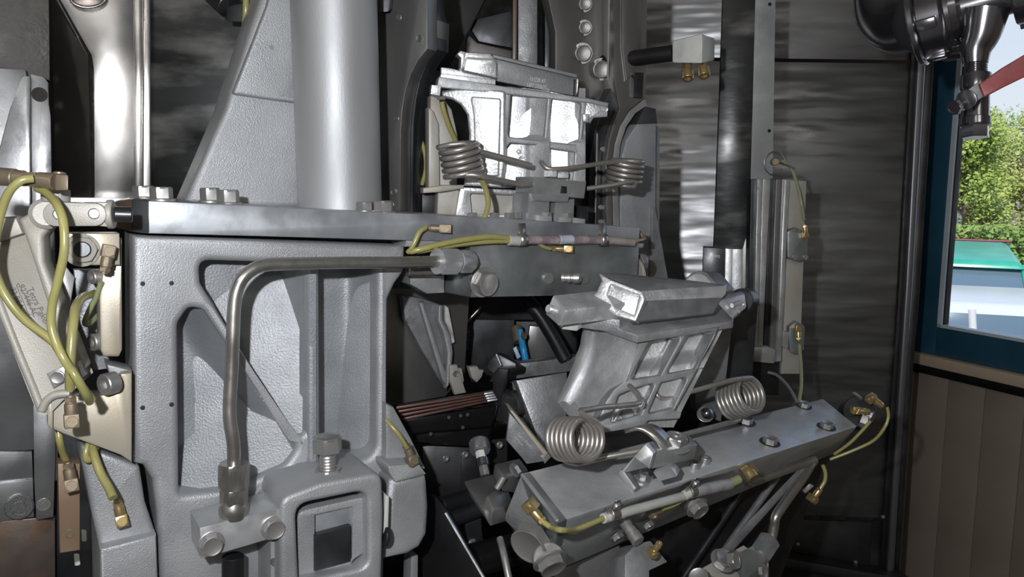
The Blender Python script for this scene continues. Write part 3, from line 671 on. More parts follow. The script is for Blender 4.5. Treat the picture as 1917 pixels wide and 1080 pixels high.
# ================================================================ grey frame casting
t = th('frame_casting', 'large grey bead-blasted frame casting with three recessed pockets, left of centre', 'casting', A, 480, 1150)
FR = t
out = [(248, 440), (760, 459), (758, 508, 8), (741, 532), (728, 560, 14), (724, 900), (718, 1190), (302, 1190), (294, 960), (286, 900, 16), (268, 872), (250, 868)]
h1 = [(373, 487, 34), (572, 493, 6), (573, 815, 16), (550, 815, 14), (452, 655), (376, 530, 18)]
h3 = [(599, 494, 4), (708, 499, 8), (706, 858, 30), (601, 872, 16)]
h2 = [(333, 606, 26), (354, 575, 16), (382, 579, 22), (455, 690), (530, 800), (560, 838, 22), (535, 872, 26), (440, 915, 20), (336, 928, 14)]
slab('front_frame', A, out, .062, M_CAST, t, (h1, h2, h3), bev=.0065, res=4, sharp=60)
def rmp(x, a, b, H, k=.10):
    t = (x-a)/(b-a); return min(H*k*math.log1p(math.exp(min(t/k, 30))), H*1.05)
def f1(x, y): return -.052 + rmp(x, 514, 576, .052)
def f3(x, y): return -.054 + rmp(x, 655, 714, .052)
def f2(x, y):
    dd = (x-(382+(y-579)*.62)); return -.056 + max(rmp(dd, -62, 14, .054), rmp(y+.28*(x-336), 880, 945, .05))
def f12(x, y):
    xc = 383+(y-555)*.63
    if y < 556: return f1(x, y)
    k = sst(-10, 10, x-xc); return f1(x, y)*k + f2(x, y)*(1-k)
grid('pocket_floor', A, 322, 592, 476, 945, f12, M_CASTR, t, 54, 70)
grid('pocket_floor', A, 592, 722, 485, 888, f3, M_CASTR, t, 30, 20)
for q in ((267, 531), (321, 530), (267, 763), (321, 757)):
    lathe('tapped_hole', A.at(*q, -.0004), AN, [(0, 0), (.0022, 0), (.0020, .0007), (.0016, .0008), (0, .0006)], M_DKHOLE, t, None, 12)
for q in ((480, 575), (512, 574)):
    lathe('tapped_hole', A.at(*q, -.051), AN, [(0, 0), (.003, 0), (.0028, .0015), (.0018, .0016), (.0016, .0004), (0, .0004)], M_MACH, t, None, 12)
fast('flat', A.at(740, 470, .0), AN, .0035, t, M_CAST, 'grub_screw')
# ---------------------------------------------------------------- plate
P = A; t = th('crossbar_plate', 'thick scuffed steel plate lying across the top of the frame casting', 'plate', A, 700, 452)
zt = A.at(278, 376, .014).z
slab('plate_body', A, [(278, 376), (455, 384), (600, 392), (790, 401), (960, 410), (1198, 426), (1197, 458), (960, 454), (760, 450), (480, 442), (278, 437)], .16, M_PLATE, t, off=.014, bev=.0012)
d0 = depth(A.at(278, 400, .014))
hexa('end_block', [(246, 372, d0+.004), (279, 376, d0), (279, 437, d0), (246, 434, d0+.004)], [(262, 366, d0+.10), (292, 368, d0+.10), (292, 430, d0+.10), (262, 430, d0+.10)], M_DARK, t)
hexa('end_cap', [(214, 377, d0+.03), (247, 372, d0+.003), (247, 434, d0+.003), (215, 426, d0+.03)], [(235, 370, d0+.10), (262, 366, d0+.10), (262, 430, d0+.10), (236, 424, d0+.10)], M_RUST, t)
slab('front_ledge', A, [(760, 446), (1206, 456), (1204, 464), (760, 462)], .05, M_MACH, t, off=.010)
def topbolt(x, y, back, r, parent, m=M_ZINC, h=None, **k):
    p = A.at(x, y, back); zz = A.at(x, y, .014).z-.0004; p = Vector((p.x, p.y, max(zz, p.z-.02)))
    return fast('hex', p, Z, r, parent, m, None, True, sz=h, **k)
for x, y, b, r, h in ((270, 376, -.045, .0095, .016), (303, 379, -.02, .0098, .017), (394, 384, -.045, .0092, .019), (428, 387, -.022, .0102, .019), (683, 398, -.008, .0090, .013), (718, 401, .0, .0100, .017)):
    topbolt(x, y, b, r, t, h=h)
# ---------------------------------------------------------------- column casting
B = plane(560, 200, .84, 32)
t = th('column_casting', 'tall grey casting with a round column and a tapering web standing on the plate', 'casting', B, 600, 392)
slab('web', B, [(512, -80), (610, -80), (610, 392), (345, 380), (420, 205)], .06, M_CAST, t, off=-.012, bev=.007, res=3, sharp=60)
slab('raised_web', B, [(522, -80), (566, -80, 4), (564, 194, 10), (436, 176, 6), (500, 10)], .03, M_CAST, t, off=-.004, bev=.003, res=3)
cb = A.at(637, 396, -.07); cb.z = zt-.03
cr_ = 77*depth(cb)/F
cyl('column', cb, cb+Z*.66, cr_, M_COL, t, None, 64)
q0 = B.at(578, 396, -.012); q1 = B.at(580, -80, -.012)
tube('fillet_bead', [Vector((q0.x, q0.y, zt)), q1], .010, M_COL, t, None, smooth=False, seg=20)
for q in ((508, 89), (527, 176)): fast('flat', B.at(*q, -.004), B.n, .0022, t, M_ZINC, 'rivet')
# ---------------------------------------------------------------- hydraulic pipe
t = th('hydraulic_pipe', 'bent steel pipe running across the frame casting and down its front', 'pipe', A, 440, 975, .045)
pts = px(A, [(822, 489, .040), (760, 491, .040), (640, 492, .040), (540, 494, .042), (500, 496, .043), (476, 503, .044), (455, 520, .045), (443, 545, .045), (438, 580, .045), (434, 680, .046), (430, 755, .047), (431, 790, .048), (437, 830, .048), (438, 872, .048)])
tube('pipe_tube', pts, .0058, M_PIPE, t, None, 5, 20)
def run(nm, p, q, r, m, parent, hx=True):
    Ln = (q-p).length
    return lathe(nm, p, q-p, [(0, 0), (r*.9, 0), (r, r*.12), (r, Ln-r*.12), (r*.9, Ln), (0, Ln)], m, parent, None, 24, (2, 3) if hx else ())
run('union_nut', A.at(438, 866, .048), A.at(438, 912, .048), .0136, M_PIPE, t)
run('swivel_collar', A.at(438, 912, .048), A.at(438, 942, .048), .0124, M_PIPE, t)
c_ = A.at(437, 950, .048)
lathe('ball_end', c_-Z*.013, Z, [(0, 0), (.007, .0005), (.0115, .004), (.013, .009), (.0128, .015), (.010, .021), (0, .022)], M_PIPE, t, None, 32)
a0_, a1_, a2_ = A.at(818, 489, .040), A.at(852, 489, .036), A.at(876, 489, .022)
run('union_nut', a0_, a1_, .0148, M_MACH, t); run('stud_coupling', a1_, a2_, .0135, M_MACH, t)
# ---------------------------------------------------------------- clamp bracket
t = th('pipe_clamp', 'steel pipe clamp bar with two hex bolts under the vertical pipe', 'clamp', A, 450, 1045, .05)
slab('clamp_bar', A, [(374, 988), (526, 951), (526, 1003), (377, 1047)], .045, M_MACH, t, off=.058, bev=.0012)
fast('hex', A.at(395, 1018, .058), AN, .0092, t, M_ZINC, washer=True); fast('hex', A.at(512, 987, .058), AN, .0094, t, M_ZINC, washer=True)
cyl('dark_post', A.at(436, 1040, .03), A.at(436, 1190, .03), .010, M_BLACK, None, ('dark round post below the pipe clamp', 'post'))
# ---------------------------------------------------------------- slider housing
t = th('slider_housing', 'rounded grey housing frame around a sliding block, at the bottom below the big bolt', 'housing', A, 620, 1180, .03)
slab('housing_frame', A, [(525, 934, 26), (600, 905), (716, 884, 24), (719, 960), (713, 1190), (524, 1190)], .075, M_CASTW if False else M_CAST, t, ([(554, 946, 26), (688, 918, 24), (690, 1062, 20), (560, 1090, 6)],), off=.064, bev=.0045, res=3, sharp=50)
slab('housing_ear', A, [(506, 950, 8), (530, 935), (530, 1190), (507, 1190)], .05, M_CAST, t, off=.045, bev=.002)
lathe('ear_hole', A.at(516, 1050, .0445), AN, [(0, 0), (.005, 0), (.0048, .0015), (.0035, .0017), (0, .0008)], M_PIPE, t)
slab('housing_floor', A, [(545, 925), (700, 900), (700, 1190), (545, 1190)], .01, M_CAST, t, off=.0)
t2 = th('sliding_block', 'light grey sliding block with a dark insert inside the housing', 'block', A, 625, 1075, .04)
slab('block_frame', A, [(557, 958, 16), (690, 928, 22), (691, 1030, 14), (662, 1048), (657, 1060), (590, 1075), (557, 1078)], .03, M_CAST, t2, ([(590, 965), (660, 949), (659, 1046), (590, 1060)],), off=.050, bev=.0015)
slab('wedge', A, [(591, 963), (659, 948), (658, 981), (591, 999)], .02, M_PLATE, t2, off=.046)
slab('dark_insert', A, [(590, 1004), (658, 986), (658, 1052), (590, 1071)], .028, M_DARK, t2, off=.055, bev=.0025)
slab('wedge_step', A, [(594, 994), (652, 980), (652, 990), (594, 1003)], .014, M_BLACK, t2, off=.038)
cyl('screw_end', A.at(612, 1070, .04), A.at(611, 1110, .04), .0052, M_ZINC, t2)
hb = th('adjusting_bolt', 'large hex bolt with lock nut standing upright on top of the slider housing', 'bolt', A, 615, 900, .035)
zb = A.at(615, 902, .035)
fast('nut', zb, Z, .0136, hb, M_ZINC, 'lock_nut', sz=.0185); fast('stud', zb+Z*.004, Z, .0150, hb, M_ZINC, sz=.031)
fast('hex', zb+Z*.031, Z, .0142, hb, M_ZINC, 'bolt_head', sz=.024)
# ---------------------------------------------------------------- right boss
t = th('right_boss', 'rounded grey cast boss right of the slider housing with a brass elbow on top', 'casting', A, 765, 1048, .03)
slab('boss_neck', A, [(722, 754), (738, 762), (770, 820), (798, 878), (722, 900)], .05, M_CAST, t, off=.01, bev=.003)
slab('boss_ledge', A, [(727, 872, 4), (785, 868), (799, 888), (741, 904, 3), (728, 884)], .06, M_CAST, t, off=.034, bev=.002)
slab('boss_body', A, [(730, 900), (798, 885), (802, 905), (805, 950), (802, 1000), (788, 1026), (764, 1040), (716, 1050)], .085, M_CAST, t, off=.03, bev=.008, res=4, sharp=60)
slab('gasket_strip', A, [(722, 926), (729, 930), (727, 1000), (718, 1006)], .03, M_WHITE, t, off=.052)
cyl('boss_pin', A.at(716, 1003, .05), A.at(724, 1003, .05), .010, M_DARK, t)
elbow('dull brass elbow fitting on the right boss, seen at a slant', A.at(772, 862, .035), idir(110, .1), AN*.7+Z*.3, .0082, M_BRASSD)
hose('faint yellow tube leading up from the elbow on the right boss', px(A, [(762, 838, .04), (748, 815, .02), (735, 800, .012), (722, 785, .008)]), .0024)
slab('rear_strut', A, [(770, 1040), (783, 1040), (781, 1190), (764, 1190)], .02, M_CAST, tg=('narrow bright strut below the right boss', 'strut'), off=-.02)
# ================================================================ guide rails
G = plane(760, 200, .93, -25)
t = th('left_guide_rail', 'tall steel guide rail plate with a curved cut-out, directly right of the round column', 'rail', G, 740, 402)
arcl = [(800, 91), (783, 112), (769, 138), (759, 170), (753, 205), (750, 245), (749, 404)]
slab('rail_plate', G, [(700, -80), (800, -80)]+arcl+[(700, 402)], .022, M_RAIL, t, off=0, bev=.0008)
slab('rear_plate', G, [(700, -80), (800, -80), (812, 20), (816, 32), (818, 92), (800, 118), (787, 148), (779, 185), (774, 230), (772, 404), (700, 402)], .026, M_DARK, t, off=-.023, bev=.0008)
slab('stop_block', G, [(796, 34), (818, 37), (816, 93), (799, 96)], .03, M_RAIL, t, off=-.0225)
for x, y, r, k in ((746, 32, .0042, 'flat'), (786, 72, .0042, 'hex'), (742, 222, .0036, 'flat'), (738, 360, .004, 'hex'), (733, 383, .0036, 'flat')): fast(k, G.at(x, y), G.n, r, t, M_RAIL)
hexa('top_lug', [(700, -60, .90), (740, -60, .90), (728, 22, .90), (700, 24, .90)], [(700, -60, .94), (756, -60, .94), (740, 12, .94), (700, 14, .94)], M_DARK, t)
H = plane(1170, 200, 1.08, 24)
t = th('right_guide_rail', 'tall steel guide rail with a curved inner edge, left of the rough grey guard casting', 'rail', H, 1130, 418)
slab('side_plate', H, [(1010, -80), (1150, -80), (1150, 150), (1128, 196), (1108, 262), (1092, 420), (1040, 420), (1040, 60)], .02, M_RAIL, t, off=-.03)
slab('rail_edge', H, [(1149, -80), (1213, -80), (1209, 184), (1203, 186), (1178, 206), (1160, 236), (1150, 270), (1145, 320), (1147, 425), (1136, 424), (1134, 310), (1140, 262), (1150, 228), (1160, 205), (1150, 150)], .03, M_RAIL, t, off=0, bev=.001)
slab('curved_strip', H, [(1209, 186), (1212, 197), (1190, 212), (1172, 238), (1161, 272), (1157, 320), (1160, 425), (1147, 425), (1145, 320), (1150, 270), (1160, 236), (1178, 206), (1203, 186)], .02, M_MACH, t, off=-.012, bev=.001)
slab('inner_band', H, [(1150, 152), (1172, 168), (1150, 205), (1134, 250), (1126, 300), (1124, 424), (1100, 422), (1104, 300), (1114, 245), (1132, 190)], .03, M_DARK, t, off=-.012)
slab('polished_inset', H, [(1165, -80), (1202, -80), (1200, 90), (1186, 140), (1172, 152), (1165, 90)], .006, M_MACH if False else M_RAIL, t, off=.004, bev=.002)
slab('dark_block', H, [(1188, 135), (1205, 136), (1203, 184), (1188, 181)], .01, M_DARK, t, off=.008)
for x in (1118, 1142): tube('vertical_seam', [H.at(x, 250 if x < 1140 else -60, .001 if x > 1140 else -.01), H.at(x-4, 420 if x < 1140 else 150, .001 if x > 1140 else -.01)], .0012, M_MACH, t, None, smooth=False, seg=6)
for x, y, r in ((1094, 8, .0085), (1094, 52, .0085), (1090, 100, .0115), (1124, 130, .0125)):
    fast('hex', H.at(x, y, -.03), (H.n+idir(200)*.35), r, t, M_RAIL, None, True)
for x, y in ((1128, 279), (1124, 388), (1124, 415)): fast('flat', H.at(x, y, -.012), H.n, .0035, t, M_RAIL)
t = th('guard_casting', 'rough grey guard casting with a rounded corner, right of the right guide rail', 'casting', H, 1190, 540, -.02)
slab('guard_body', H, [(1162, 300), (1172, 262), (1190, 236), (1206, 206), (1222, 212), (1230, 230), (1228, 545), (1215, 548), (1196, 470), (1160, 425)], .06, M_CASTR, t, off=-.016, bev=.004)
slab('guard_cap', H, [(1192, 232), (1207, 199), (1228, 203), (1231, 231)], .066, M_DARK, t, off=-.013)
slab('guard_edge', H, [(1222, 226), (1237, 240), (1236, 545), (1222, 548)], .04, M_ALUG, t, off=-.03, bev=.004)
slab('gusset', H, [(1222, 386), (1227, 388), (1252, 528), (1252, 548), (1216, 548)], .012, M_ALUG, t, off=-.01)
# ---------------------------------------------------------------- dark background of the upper opening
K = plane(930, 100, 1.35, 4)
slab('dark_cover', K, [(790, -80), (950, -80), (840, 128), (800, 130), (790, 60)], .02, M_BLACK, tg=('black diagonal cover sheet in the opening above the upper jaw', 'cover'), off=.06)
t = th('back_cover_panel', 'grey rear panel with a horizontal seam seen above the upper jaw', 'panel', K, 930, 200)
slab('panel_sheet', K, [(872, 40), (960, 20), (960, 90), (896, 78)], .01, M_DARK, t)
slab('panel_sheet', K, [(872, 60), (893, 80), (958, 95), (958, 150), (870, 150)], .01, M_RAIL, t, off=.002)
for (xa, xb, m, lab) in ((960, 968, M_RUST, 'thin brownish vertical bar, leftmost in the upper opening'), (970, 1006, M_ALUG, 'broad grey vertical bar in the upper opening'), (1020, 1034, M_DARK, 'narrow grey vertical bar beside the bright rod in the upper opening'), (1036, 1048, M_DARK, 'dark vertical bar in the upper opening beside the bolted side plate')):
    slab('vertical_bar', K, [(xa, -80), (xb, -80), (xb, 210), (xa, 210)], .03, m, tg=(lab, 'bar', 'vertical bars behind the upper jaw'), off=.03)
tube('bright_edge', [K.at(1034, -60, .06), K.at(1032, 200, .06)], .002, M_MACH, None, ('thin bright vertical rod between the bars above the upper jaw', 'rod'), smooth=False)
slab('stamped_bar', plane(1120, 160, 1.10, 10), [(1078, 158), (1096, 152), (1145, 146), (1150, 152), (1136, 190), (1090, 180)], .02, M_BLACK, tg=('black stamped arm behind the right end of the upper jaw', 'bar'))

# ================================================================ upper jaw
J = plane(1000, 230, .93, 9, -3)
t = th('upper_jaw', 'bright cast aluminium jaw with four pockets and a stamped top channel, upper centre', 'jaw', J, 1000, 400, -.03)
UJ = t
p1 = [(957, 171), (1025, 183), (1018, 264), (951, 256)]; p2 = [(1034, 183), (1089, 193), (1083, 271), (1026, 265)]
p3 = [(944, 283), (955, 268), (1012, 273), (1009, 330), (1003, 348), (938, 345)]; p4 = [(1018, 283), (1026, 278), (1076, 286), (1072, 342), (1016, 338)]
slab('jaw_frame', J, [(944, 160, 10), (1100, 184), (1094, 230, 6), (1087, 290), (1083, 350), (940, 352), (934, 300)], .040, M_JAWF, t, [[(a, b, 7) for a, b in p] for p in (p1, p2)]+[[(a, b, 4) for a, b in p] for p in (p3, p4)], bev=.0016, res=2)
def fj(x, y):
    k = 0 if x < 1029 else 1; xx = x-(951 if k == 0 else 1026)
    sl = .00009*xx + .0000030*xx*xx
    return -.026 + sl + .0012*sst(36, 39, xx) + .011*sst(252, 268, y)
grid('pocket_floor', J, 940, 1096, 165, 350, fj, M_JFL, t, 44, 36)
for q in ((971, 284), ): lathe('rivet_boss', J.at(*q, -.010), J.n, [(0, 0), (.0026, 0), (.0026, .0015), (.0018, .0025), (0, .0027)], M_ALU, t)
for q in ((977, 298), (1012, 306)): lathe('spring_hole', J.at(*q, -.010), J.n, [(0, 0), (.0040, 0), (.0038, .003), (.0028, .003), (.0026, .0005), (0, .0005)], M_ALUD, t)
# left wing: curved flank that catches the light
JL = plane(946, 250, .915, -4, -3)
slab('left_flank', JL, [(852, 166), (900, 164), (946, 170, 6), (946, 300), (939, 352), (868, 348), (876, 290), (878, 250), (874, 215), (862, 196), (846, 186), (826, 182), (826, 170)], .028, M_JFL, t, off=-.002, bev=.003, res=3)
slab('flank_relief', JL, [(880, 180, 6), (938, 184, 6), (934, 330), (880, 330), (888, 270), (886, 215)], .006, M_ALU, t, off=.003, bev=.002, res=2)
def jb(nm, pts, th_, m, off, bev=.0012, pl=J): return slab(nm, pl, pts, th_, m, t, off=off, bev=bev)
jb('top_flange', [(820, 150), (822, 143), (946, 162, 4), (1102, 184), (1140, 193), (1138, 200), (1100, 192), (948, 176), (818, 163)], .05, M_JAWF, .006)
jb('bright_ledge', [(826, 137), (928, 149), (928, 159), (824, 146)], .03, M_ALU, .004)
jb('ledge_back', [(826, 126), (840, 127), (926, 146), (926, 152), (826, 138)], .02, M_ALUD, -.014)
jb('left_lug', [(808, 158), (826, 161), (824, 180), (806, 176)], .03, M_ALUD, .008)
fast('hex', J.at(826, 181, .0), -Z, .0055, t, M_ZINC, 'hex_nut')
jb('right_arm', [(1098, 190), (1140, 195), (1138, 219), (1112, 221, 4), (1106, 231), (1091, 229)], .026, M_ALUD, .0, .003)
lathe('arm_hole', J.at(1134, 205, .0), J.n, [(0, 0), (.0028, 0), (.0026, .001), (.0016, .001), (0, .0003)], M_ALU, t)
jb('arm_peg', [(1091, 212), (1105, 214), (1103, 230), (1091, 228)], .03, M_ALU, .006, .003)
jb('channel_back', [(925, 104), (1080, 143), (1077, 180), (930, 152)], .022, M_JCH, -.002)
jb('channel_top', [(922, 100), (1082, 139), (1080, 146), (924, 109)], .034, M_JCH, .004, .002)
jb('channel_end', [(868, 97), (918, 99), (932, 115), (933, 148), (866, 134)], .03, M_ALU, .002, .003)
jb('channel_end_relief', [(872, 106, 5), (925, 110, 8), (931, 118), (930, 146), (868, 132)], .012, M_ALU, .008, .003)
jb('end_hook', [(855, 101, 3), (862, 95), (872, 97), (870, 112), (866, 132), (862, 128), (863, 108)], .028, M_ALU, .004, .0015)
jb('channel_gap_shade', [(1076, 148), (1084, 149), (1081, 181), (1075, 180)], .03, M_BLACK, .004)  # black slab in place of the shaded gap at the channel end
jb('channel_tip', [(1080, 147), (1084, 148), (1082, 170), (1079, 180)], .02, M_ALU, .006, .001)
text('-15123R-AF', J, 989, 151, 7.2, -9, M_LIGHTINK, t, off=-.0016, sx=.62)
text('LEFT 570&J35', J, 986, 162, 7.2, -9, M_LIGHTINK, t, off=-.0016, sx=.62)
# leg casting and foot
J2 = plane(900, 380, .97, 14)
t = th('upper_jaw_support', 'pale cast support legs with a braced foot under the upper jaw', 'support', J2, 890, 404)
slab('left_leg', J2, [(806, 178), (832, 186), (846, 205), (854, 240), (858, 262), (856, 345), (868, 348), (856, 408), (818, 404), (820, 350), (806, 350), (804, 260)], .03, M_CASTW, t, off=.004, bev=.002)
slab('leg_recess', J2, [(802, 200), (812, 208), (822, 232), (824, 350), (802, 352)], .03, M_CASTW, t, off=.012, bev=.0025)
slab('leg_shelf', J2, [(792, 352), (830, 346), (870, 346), (868, 353), (826, 360), (792, 362)], .03, M_CASTW, t, off=.018, bev=.002)
slab('foot_frame', J2, [(862, 350), (990, 356, 4), (984, 370), (966, 410), (852, 408)], .02, M_ALU, t, ([(880, 362, 5), (976, 366, 5), (955, 402), (884, 402)],), off=.014, bev=.002)
slab('foot_panel', J2, [(868, 352), (985, 358), (964, 410), (860, 408)], .01, M_CASTW, t, off=.002)
slab('dark_gap', J2, [(790, 362), (822, 362), (820, 405), (790, 403)], .01, M_BLACK, t, off=-.02)
for x in (884, 926, 953, 967): 
    p = A.at(x, 409, -.01); fast('hex', p, Z, .0062, t, M_ZINC, sz=.010)
# holder block
t = th('spring_holder', 'stepped grey steel holder block gripping both upper springs, on the plate under the upper jaw', 'holder', A, 1040, 414)
slab('top_bar', A, [(1000, 331), (1098, 340), (1094, 372), (1066, 369), (1066, 367), (1000, 362)], .04, M_BAR, t, off=.004)
slab('notch', A, [(1052, 348), (1062, 349), (1062, 362), (1050, 362)], .006, M_DARK, t, off=.006)
slab('left_prong', A, [(990, 362), (1030, 364), (1028, 414), (988, 412)], .035, M_BAR, t, off=.002)
slab('middle_step', A, [(996, 361), (1066, 366), (1064, 378), (1040, 378), (1000, 376)], .036, M_TAN if False else M_BAR, t, off=.006)
slab('right_prong', A, [(1040, 377), (1076, 372), (1074, 415), (1038, 413)], .03, M_BAR, t, off=.0)
slab('base_foot', A, [(1010, 403), (1034, 405), (1034, 415), (1010, 414)], .03, M_MACH, t, off=.008)
slab('base_foot', A, [(1047, 406), (1070, 408), (1070, 417), (1047, 416)], .03, M_MACH, t, off=.008)
slab('base_foot', A, [(1074, 407), (1096, 410), (1096, 419), (1074, 418)], .03, M_MACH, t, off=.004)
slab('side_plate', A, [(1086, 385), (1102, 386), (1101, 420), (1084, 418)], .02, M_DARK, t, off=-.02)
for x, y in ((1025, 405), (1062, 407)):
    fast('hex', A.at(x, y, .002), Z, .0056, t, M_ZINC, sz=.008)
fast('hex', A.at(1030, 331, -.01), Z, .0085, t, M_ALU, 'hex_nut', sz=.012); fast('hex', A.at(1052, 333, -.014), Z, .0085, t, M_ALU, 'hex_nut', sz=.011)
# upper springs
def cpt(x, y, d): return Pt(x, y, d)
spring('torsion_spring', 'left coiled torsion spring of the upper jaw, in front of its bright flank', Pt(863, 297, .875), Z*.97-FWD*.12-RGT*.16, .0205, .0031, 5, -.0066,
       pd([(994, 310, .90), (960, 300, .89), (900, 284, .875), (868, 268, .862)]), pd([(884, 327, .857), (930, 336, .875), (975, 345, .89), (1003, 344, .90)]), M_SPR, a0=4.4, cw=-1, group=None)
spring('torsion_spring', 'right coiled torsion spring of the upper jaw, in front of the rough guard casting', Pt(1170, 322, .985), Z*.98-FWD*.1+RGT*.10, .0205, .0029, 5, -.0062,
       pd([(1013, 303, .925), (1019, 311, .92), (1034, 317, .92), (1080, 313, .93), (1130, 305, .95), (1165, 301, .965)]), pd([(1185, 339, .965), (1150, 346, .96), (1098, 353, .955)]), M_SPR, a0=4.5, cw=1)
# ---------------------------------------------------------------- block below the plate
t = th('front_block', 'blued steel block bolted under the right half of the plate', 'block', A, 1030, 556, .0)
slab('block_body', A, [(880, 456), (1197, 462), (1192, 548), (1180, 551), (880, 557)], .09, M_BARB, t, off=.012, bev=.0015)
dq = depth(A.at(880, 500, .012))
hexa('chamfer_face', [(827, 470, dq+.035), (881, 457, dq), (881, 557, dq), (830, 547, dq+.035)], [(850, 470, dq+.10), (900, 457, dq+.10), (900, 556, dq+.10), (852, 547, dq+.10)], M_BARB, t, None, .002)
slab('lower_lug', A, [(768, 512), (800, 504), (832, 506), (832, 548), (800, 550), (768, 532)], .03, M_BAR, t, off=-.02)
cyl('guide_pin', A.at(762, 507, .0), A.at(828, 507, .0), .0058, M_PIPE, t)
pb = A.at(903, 528, .012)
fast('hex', pb, AN*.9+AU*.12-Z*.12, .0135, t, M_ZINC, washer=True, sz=.016)
for x in (1025, 1092): fast('slot', A.at(x, 521, .012), AN, .0066, t, M_ZINC)
lathe('sprung_screw', A.at(1052, 520, .012), (AN+AU*1.1), [(0, 0), (.0062, 0), (.0062, .003), (.005, .0035), (.005, .006), (.0062, .0065), (.0062, .010), (.005, .0105), (.005, .013), (.0064, .0135), (.0064, .020), (.0055, .0205), (0, .0205)], M_ZINC, t)
fast('slot', A.at(1080, 521, .020), AN, .0058, t, M_ZINC)
fast('hex', A.at(1194, 491, -.01), AU, .0115, t, M_ZINC, sz=.014); fast('washer', A.at(1180, 515, -.014), AU, .020, t, M_CASTW, sz=.03)
# sleeve with clips, brass fittings and tubes on the block
t = th('sleeved_hose', 'stained sleeve of thin hoses clipped along the front of the block under the plate', 'hose', A, 1060, 460, .02)
def seg_(x0, y0, x1, y1, r, m): return cyl('sleeve', A.at(x0, y0, .024), A.at(x1, y1, .024), r, m, t, None, 16, .0006)
seg_(952, 450, 981, 451, .0056, M_SLEEVE); seg_(980, 449, 1046, 449, .0050, M_PURP); seg_(1045, 449, 1071, 448, .0052, mat('bluish_sleeve', (.36, .40, .50), 0, .4, (.5, .52, .56), 60)); seg_(1070, 449, 1128, 449, .0050, M_PURP); seg_(1128, 449, 1186, 454, .0046, mat('grey_brown_sleeve', (.26, .235, .22), 0, .4, (.36, .33, .30), 40))
tube('hose_end', px(A, [(1182, 453, .024), (1196, 450, .022), (1206, 448, .012)]), .002, M_HOSE, t)
for i, x in enumerate((977, 1128)):
    c2 = th('pipe_clip', ('thin metal clip around the stained sleeve, left one under the plate', 'thin metal clip around the stained sleeve, right one under the plate')[i], 'clip', A, x, 460, .03)
    ang = [A.at(x, 449, .024)+(AN*math.cos(a)+Z*math.sin(a))*.0068 for a in [PI*1.25*k/10-PI*.65 for k in range(11)]]
    ang = ang+[A.at(x, 436, .022), A.at(x, 418, .0175)]
    V = []; Fc = []
    for k, p in enumerate(ang): V += [p-AU*.0045, p+AU*.0045]
    for k in range(len(ang)-1): Fc.append((2*k, 2*k+1, 2*k+3, 2*k+2))
    me = mesh('clip_band', V, Fc, M_PIPE, c2); mo = me.modifiers.new('thick', 'SOLIDIFY'); mo.thickness = .0007
    fast('slot', A.at(x, 426, .0155), AN, .0042, c2, M_ZINC)
elbow('brown elbow fitting lying flat on the plate edge above the yellow tubes', A.at(834, 428, .022), idir(178), AN, .0072, M_BRASSD, scale_len=1.35)
elbow('brass elbow fitting below the stained sleeve, on the front block', A.at(1064, 466, .022), idir(178), AN, .0066, M_BRASS, scale_len=1.3)
elbow('small brass elbow at the right end of the block under the plate', A.at(1204, 446, .0), idir(120), AN, .0046, M_BRASSD)
hose('yellow tube curving down from the brown elbow on the plate', px(A, [(797, 426, .022), (786, 434, .024), (777, 452, .024), (770, 466, .022), (764, 472, .018)]), .0027)
hose('yellow tube bundle strand running from the sleeve to the left, upper', px(A, [(958, 447, .024), (920, 443, .026), (880, 447, .028), (830, 456, .028), (790, 466, .026), (768, 471, .02)]), .0032)
hose('yellow tube bundle strand running from the sleeve to the left, lower', px(A, [(958, 451, .024), (915, 452, .024), (870, 456, .024), (820, 464, .024), (785, 470, .022), (766, 468, .018)]), .0028)
hose('yellow tube hanging from the left upper spring down over the plate edge', pd([(886, 318, .90), (900, 335, .885), (910, 358, .875), (914, 382, .87), (908, 405, .865), (896, 428, .86), (884, 442, .865), (870, 449, .87)]), .0030)
hose('yellow tube hanging from the hex nut at the left end of the upper jaw', pd([(827, 190, .915), (832, 212, .92), (842, 240, .93), (852, 262, .94), (858, 285, .95)]), .0030)
hose('thin yellow tube in the gap beside the left guide rail', pd([(788, 262, .98), (796, 290, .98), (797, 318, .98), (790, 346, .985)]), .0028)
hose('short yellow tube leading into the brass elbow on the front block', px(A, [(1008, 455, .022), (1018, 462, .022), (1030, 466, .021)]), .0022)
# ================================================================ right column, rail, nozzle block, valve
R1 = plane(1390, 300, 1.32, -12); R2 = plane(1430, 200, 1.31, 14); R3 = plane(1440, 500, 1.30, 4)
t = th('dark_column', 'smeared dark steel column with a pale right face, standing before the cabinet wall', 'column', R1, 1390, 700)
slab('dark_face', R1, [(1357, -120), (1419, -120), (1405, 345), (1400, 740), (1372, 740), (1372, 467), (1336, 466), (1346, 200)], .03, M_BLACK if False else M_CLOUD, t, off=0)
slab('lit_face', R2, [(1418, -120), (1454, -120), (1447, 334), (1405, 340)], .02, M_TBAR, t)  # paler material imitates the flash falling on this side
slab('lower_plate', R1, [(1371, 466), (1390, 466), (1386, 740), (1362, 740), (1366, 560)], .02, M_BAR, t, off=.006)
slab('lower_plate', R1, [(1388, 470), (1404, 420), (1398, 740), (1384, 740)], .02, M_RAIL, t, off=.003)
for q in ((1441, 8), (1440, 245)): lathe('tapped_hole', R2.at(*q, 0), R2.n, [(0, 0), (.003, 0), (.0028, .001), (.0022, .001), (0, .0002)], M_DKHOLE, t, None, 12)
t = th('stamped_block', 'dark steel block with a small etched number, beside the column foot', 'block', R1, 1340, 560)
slab('block_face', R1, [(1317, 463), (1359, 465), (1357, 560), (1314, 560)], .03, M_DARK, t, off=.01)
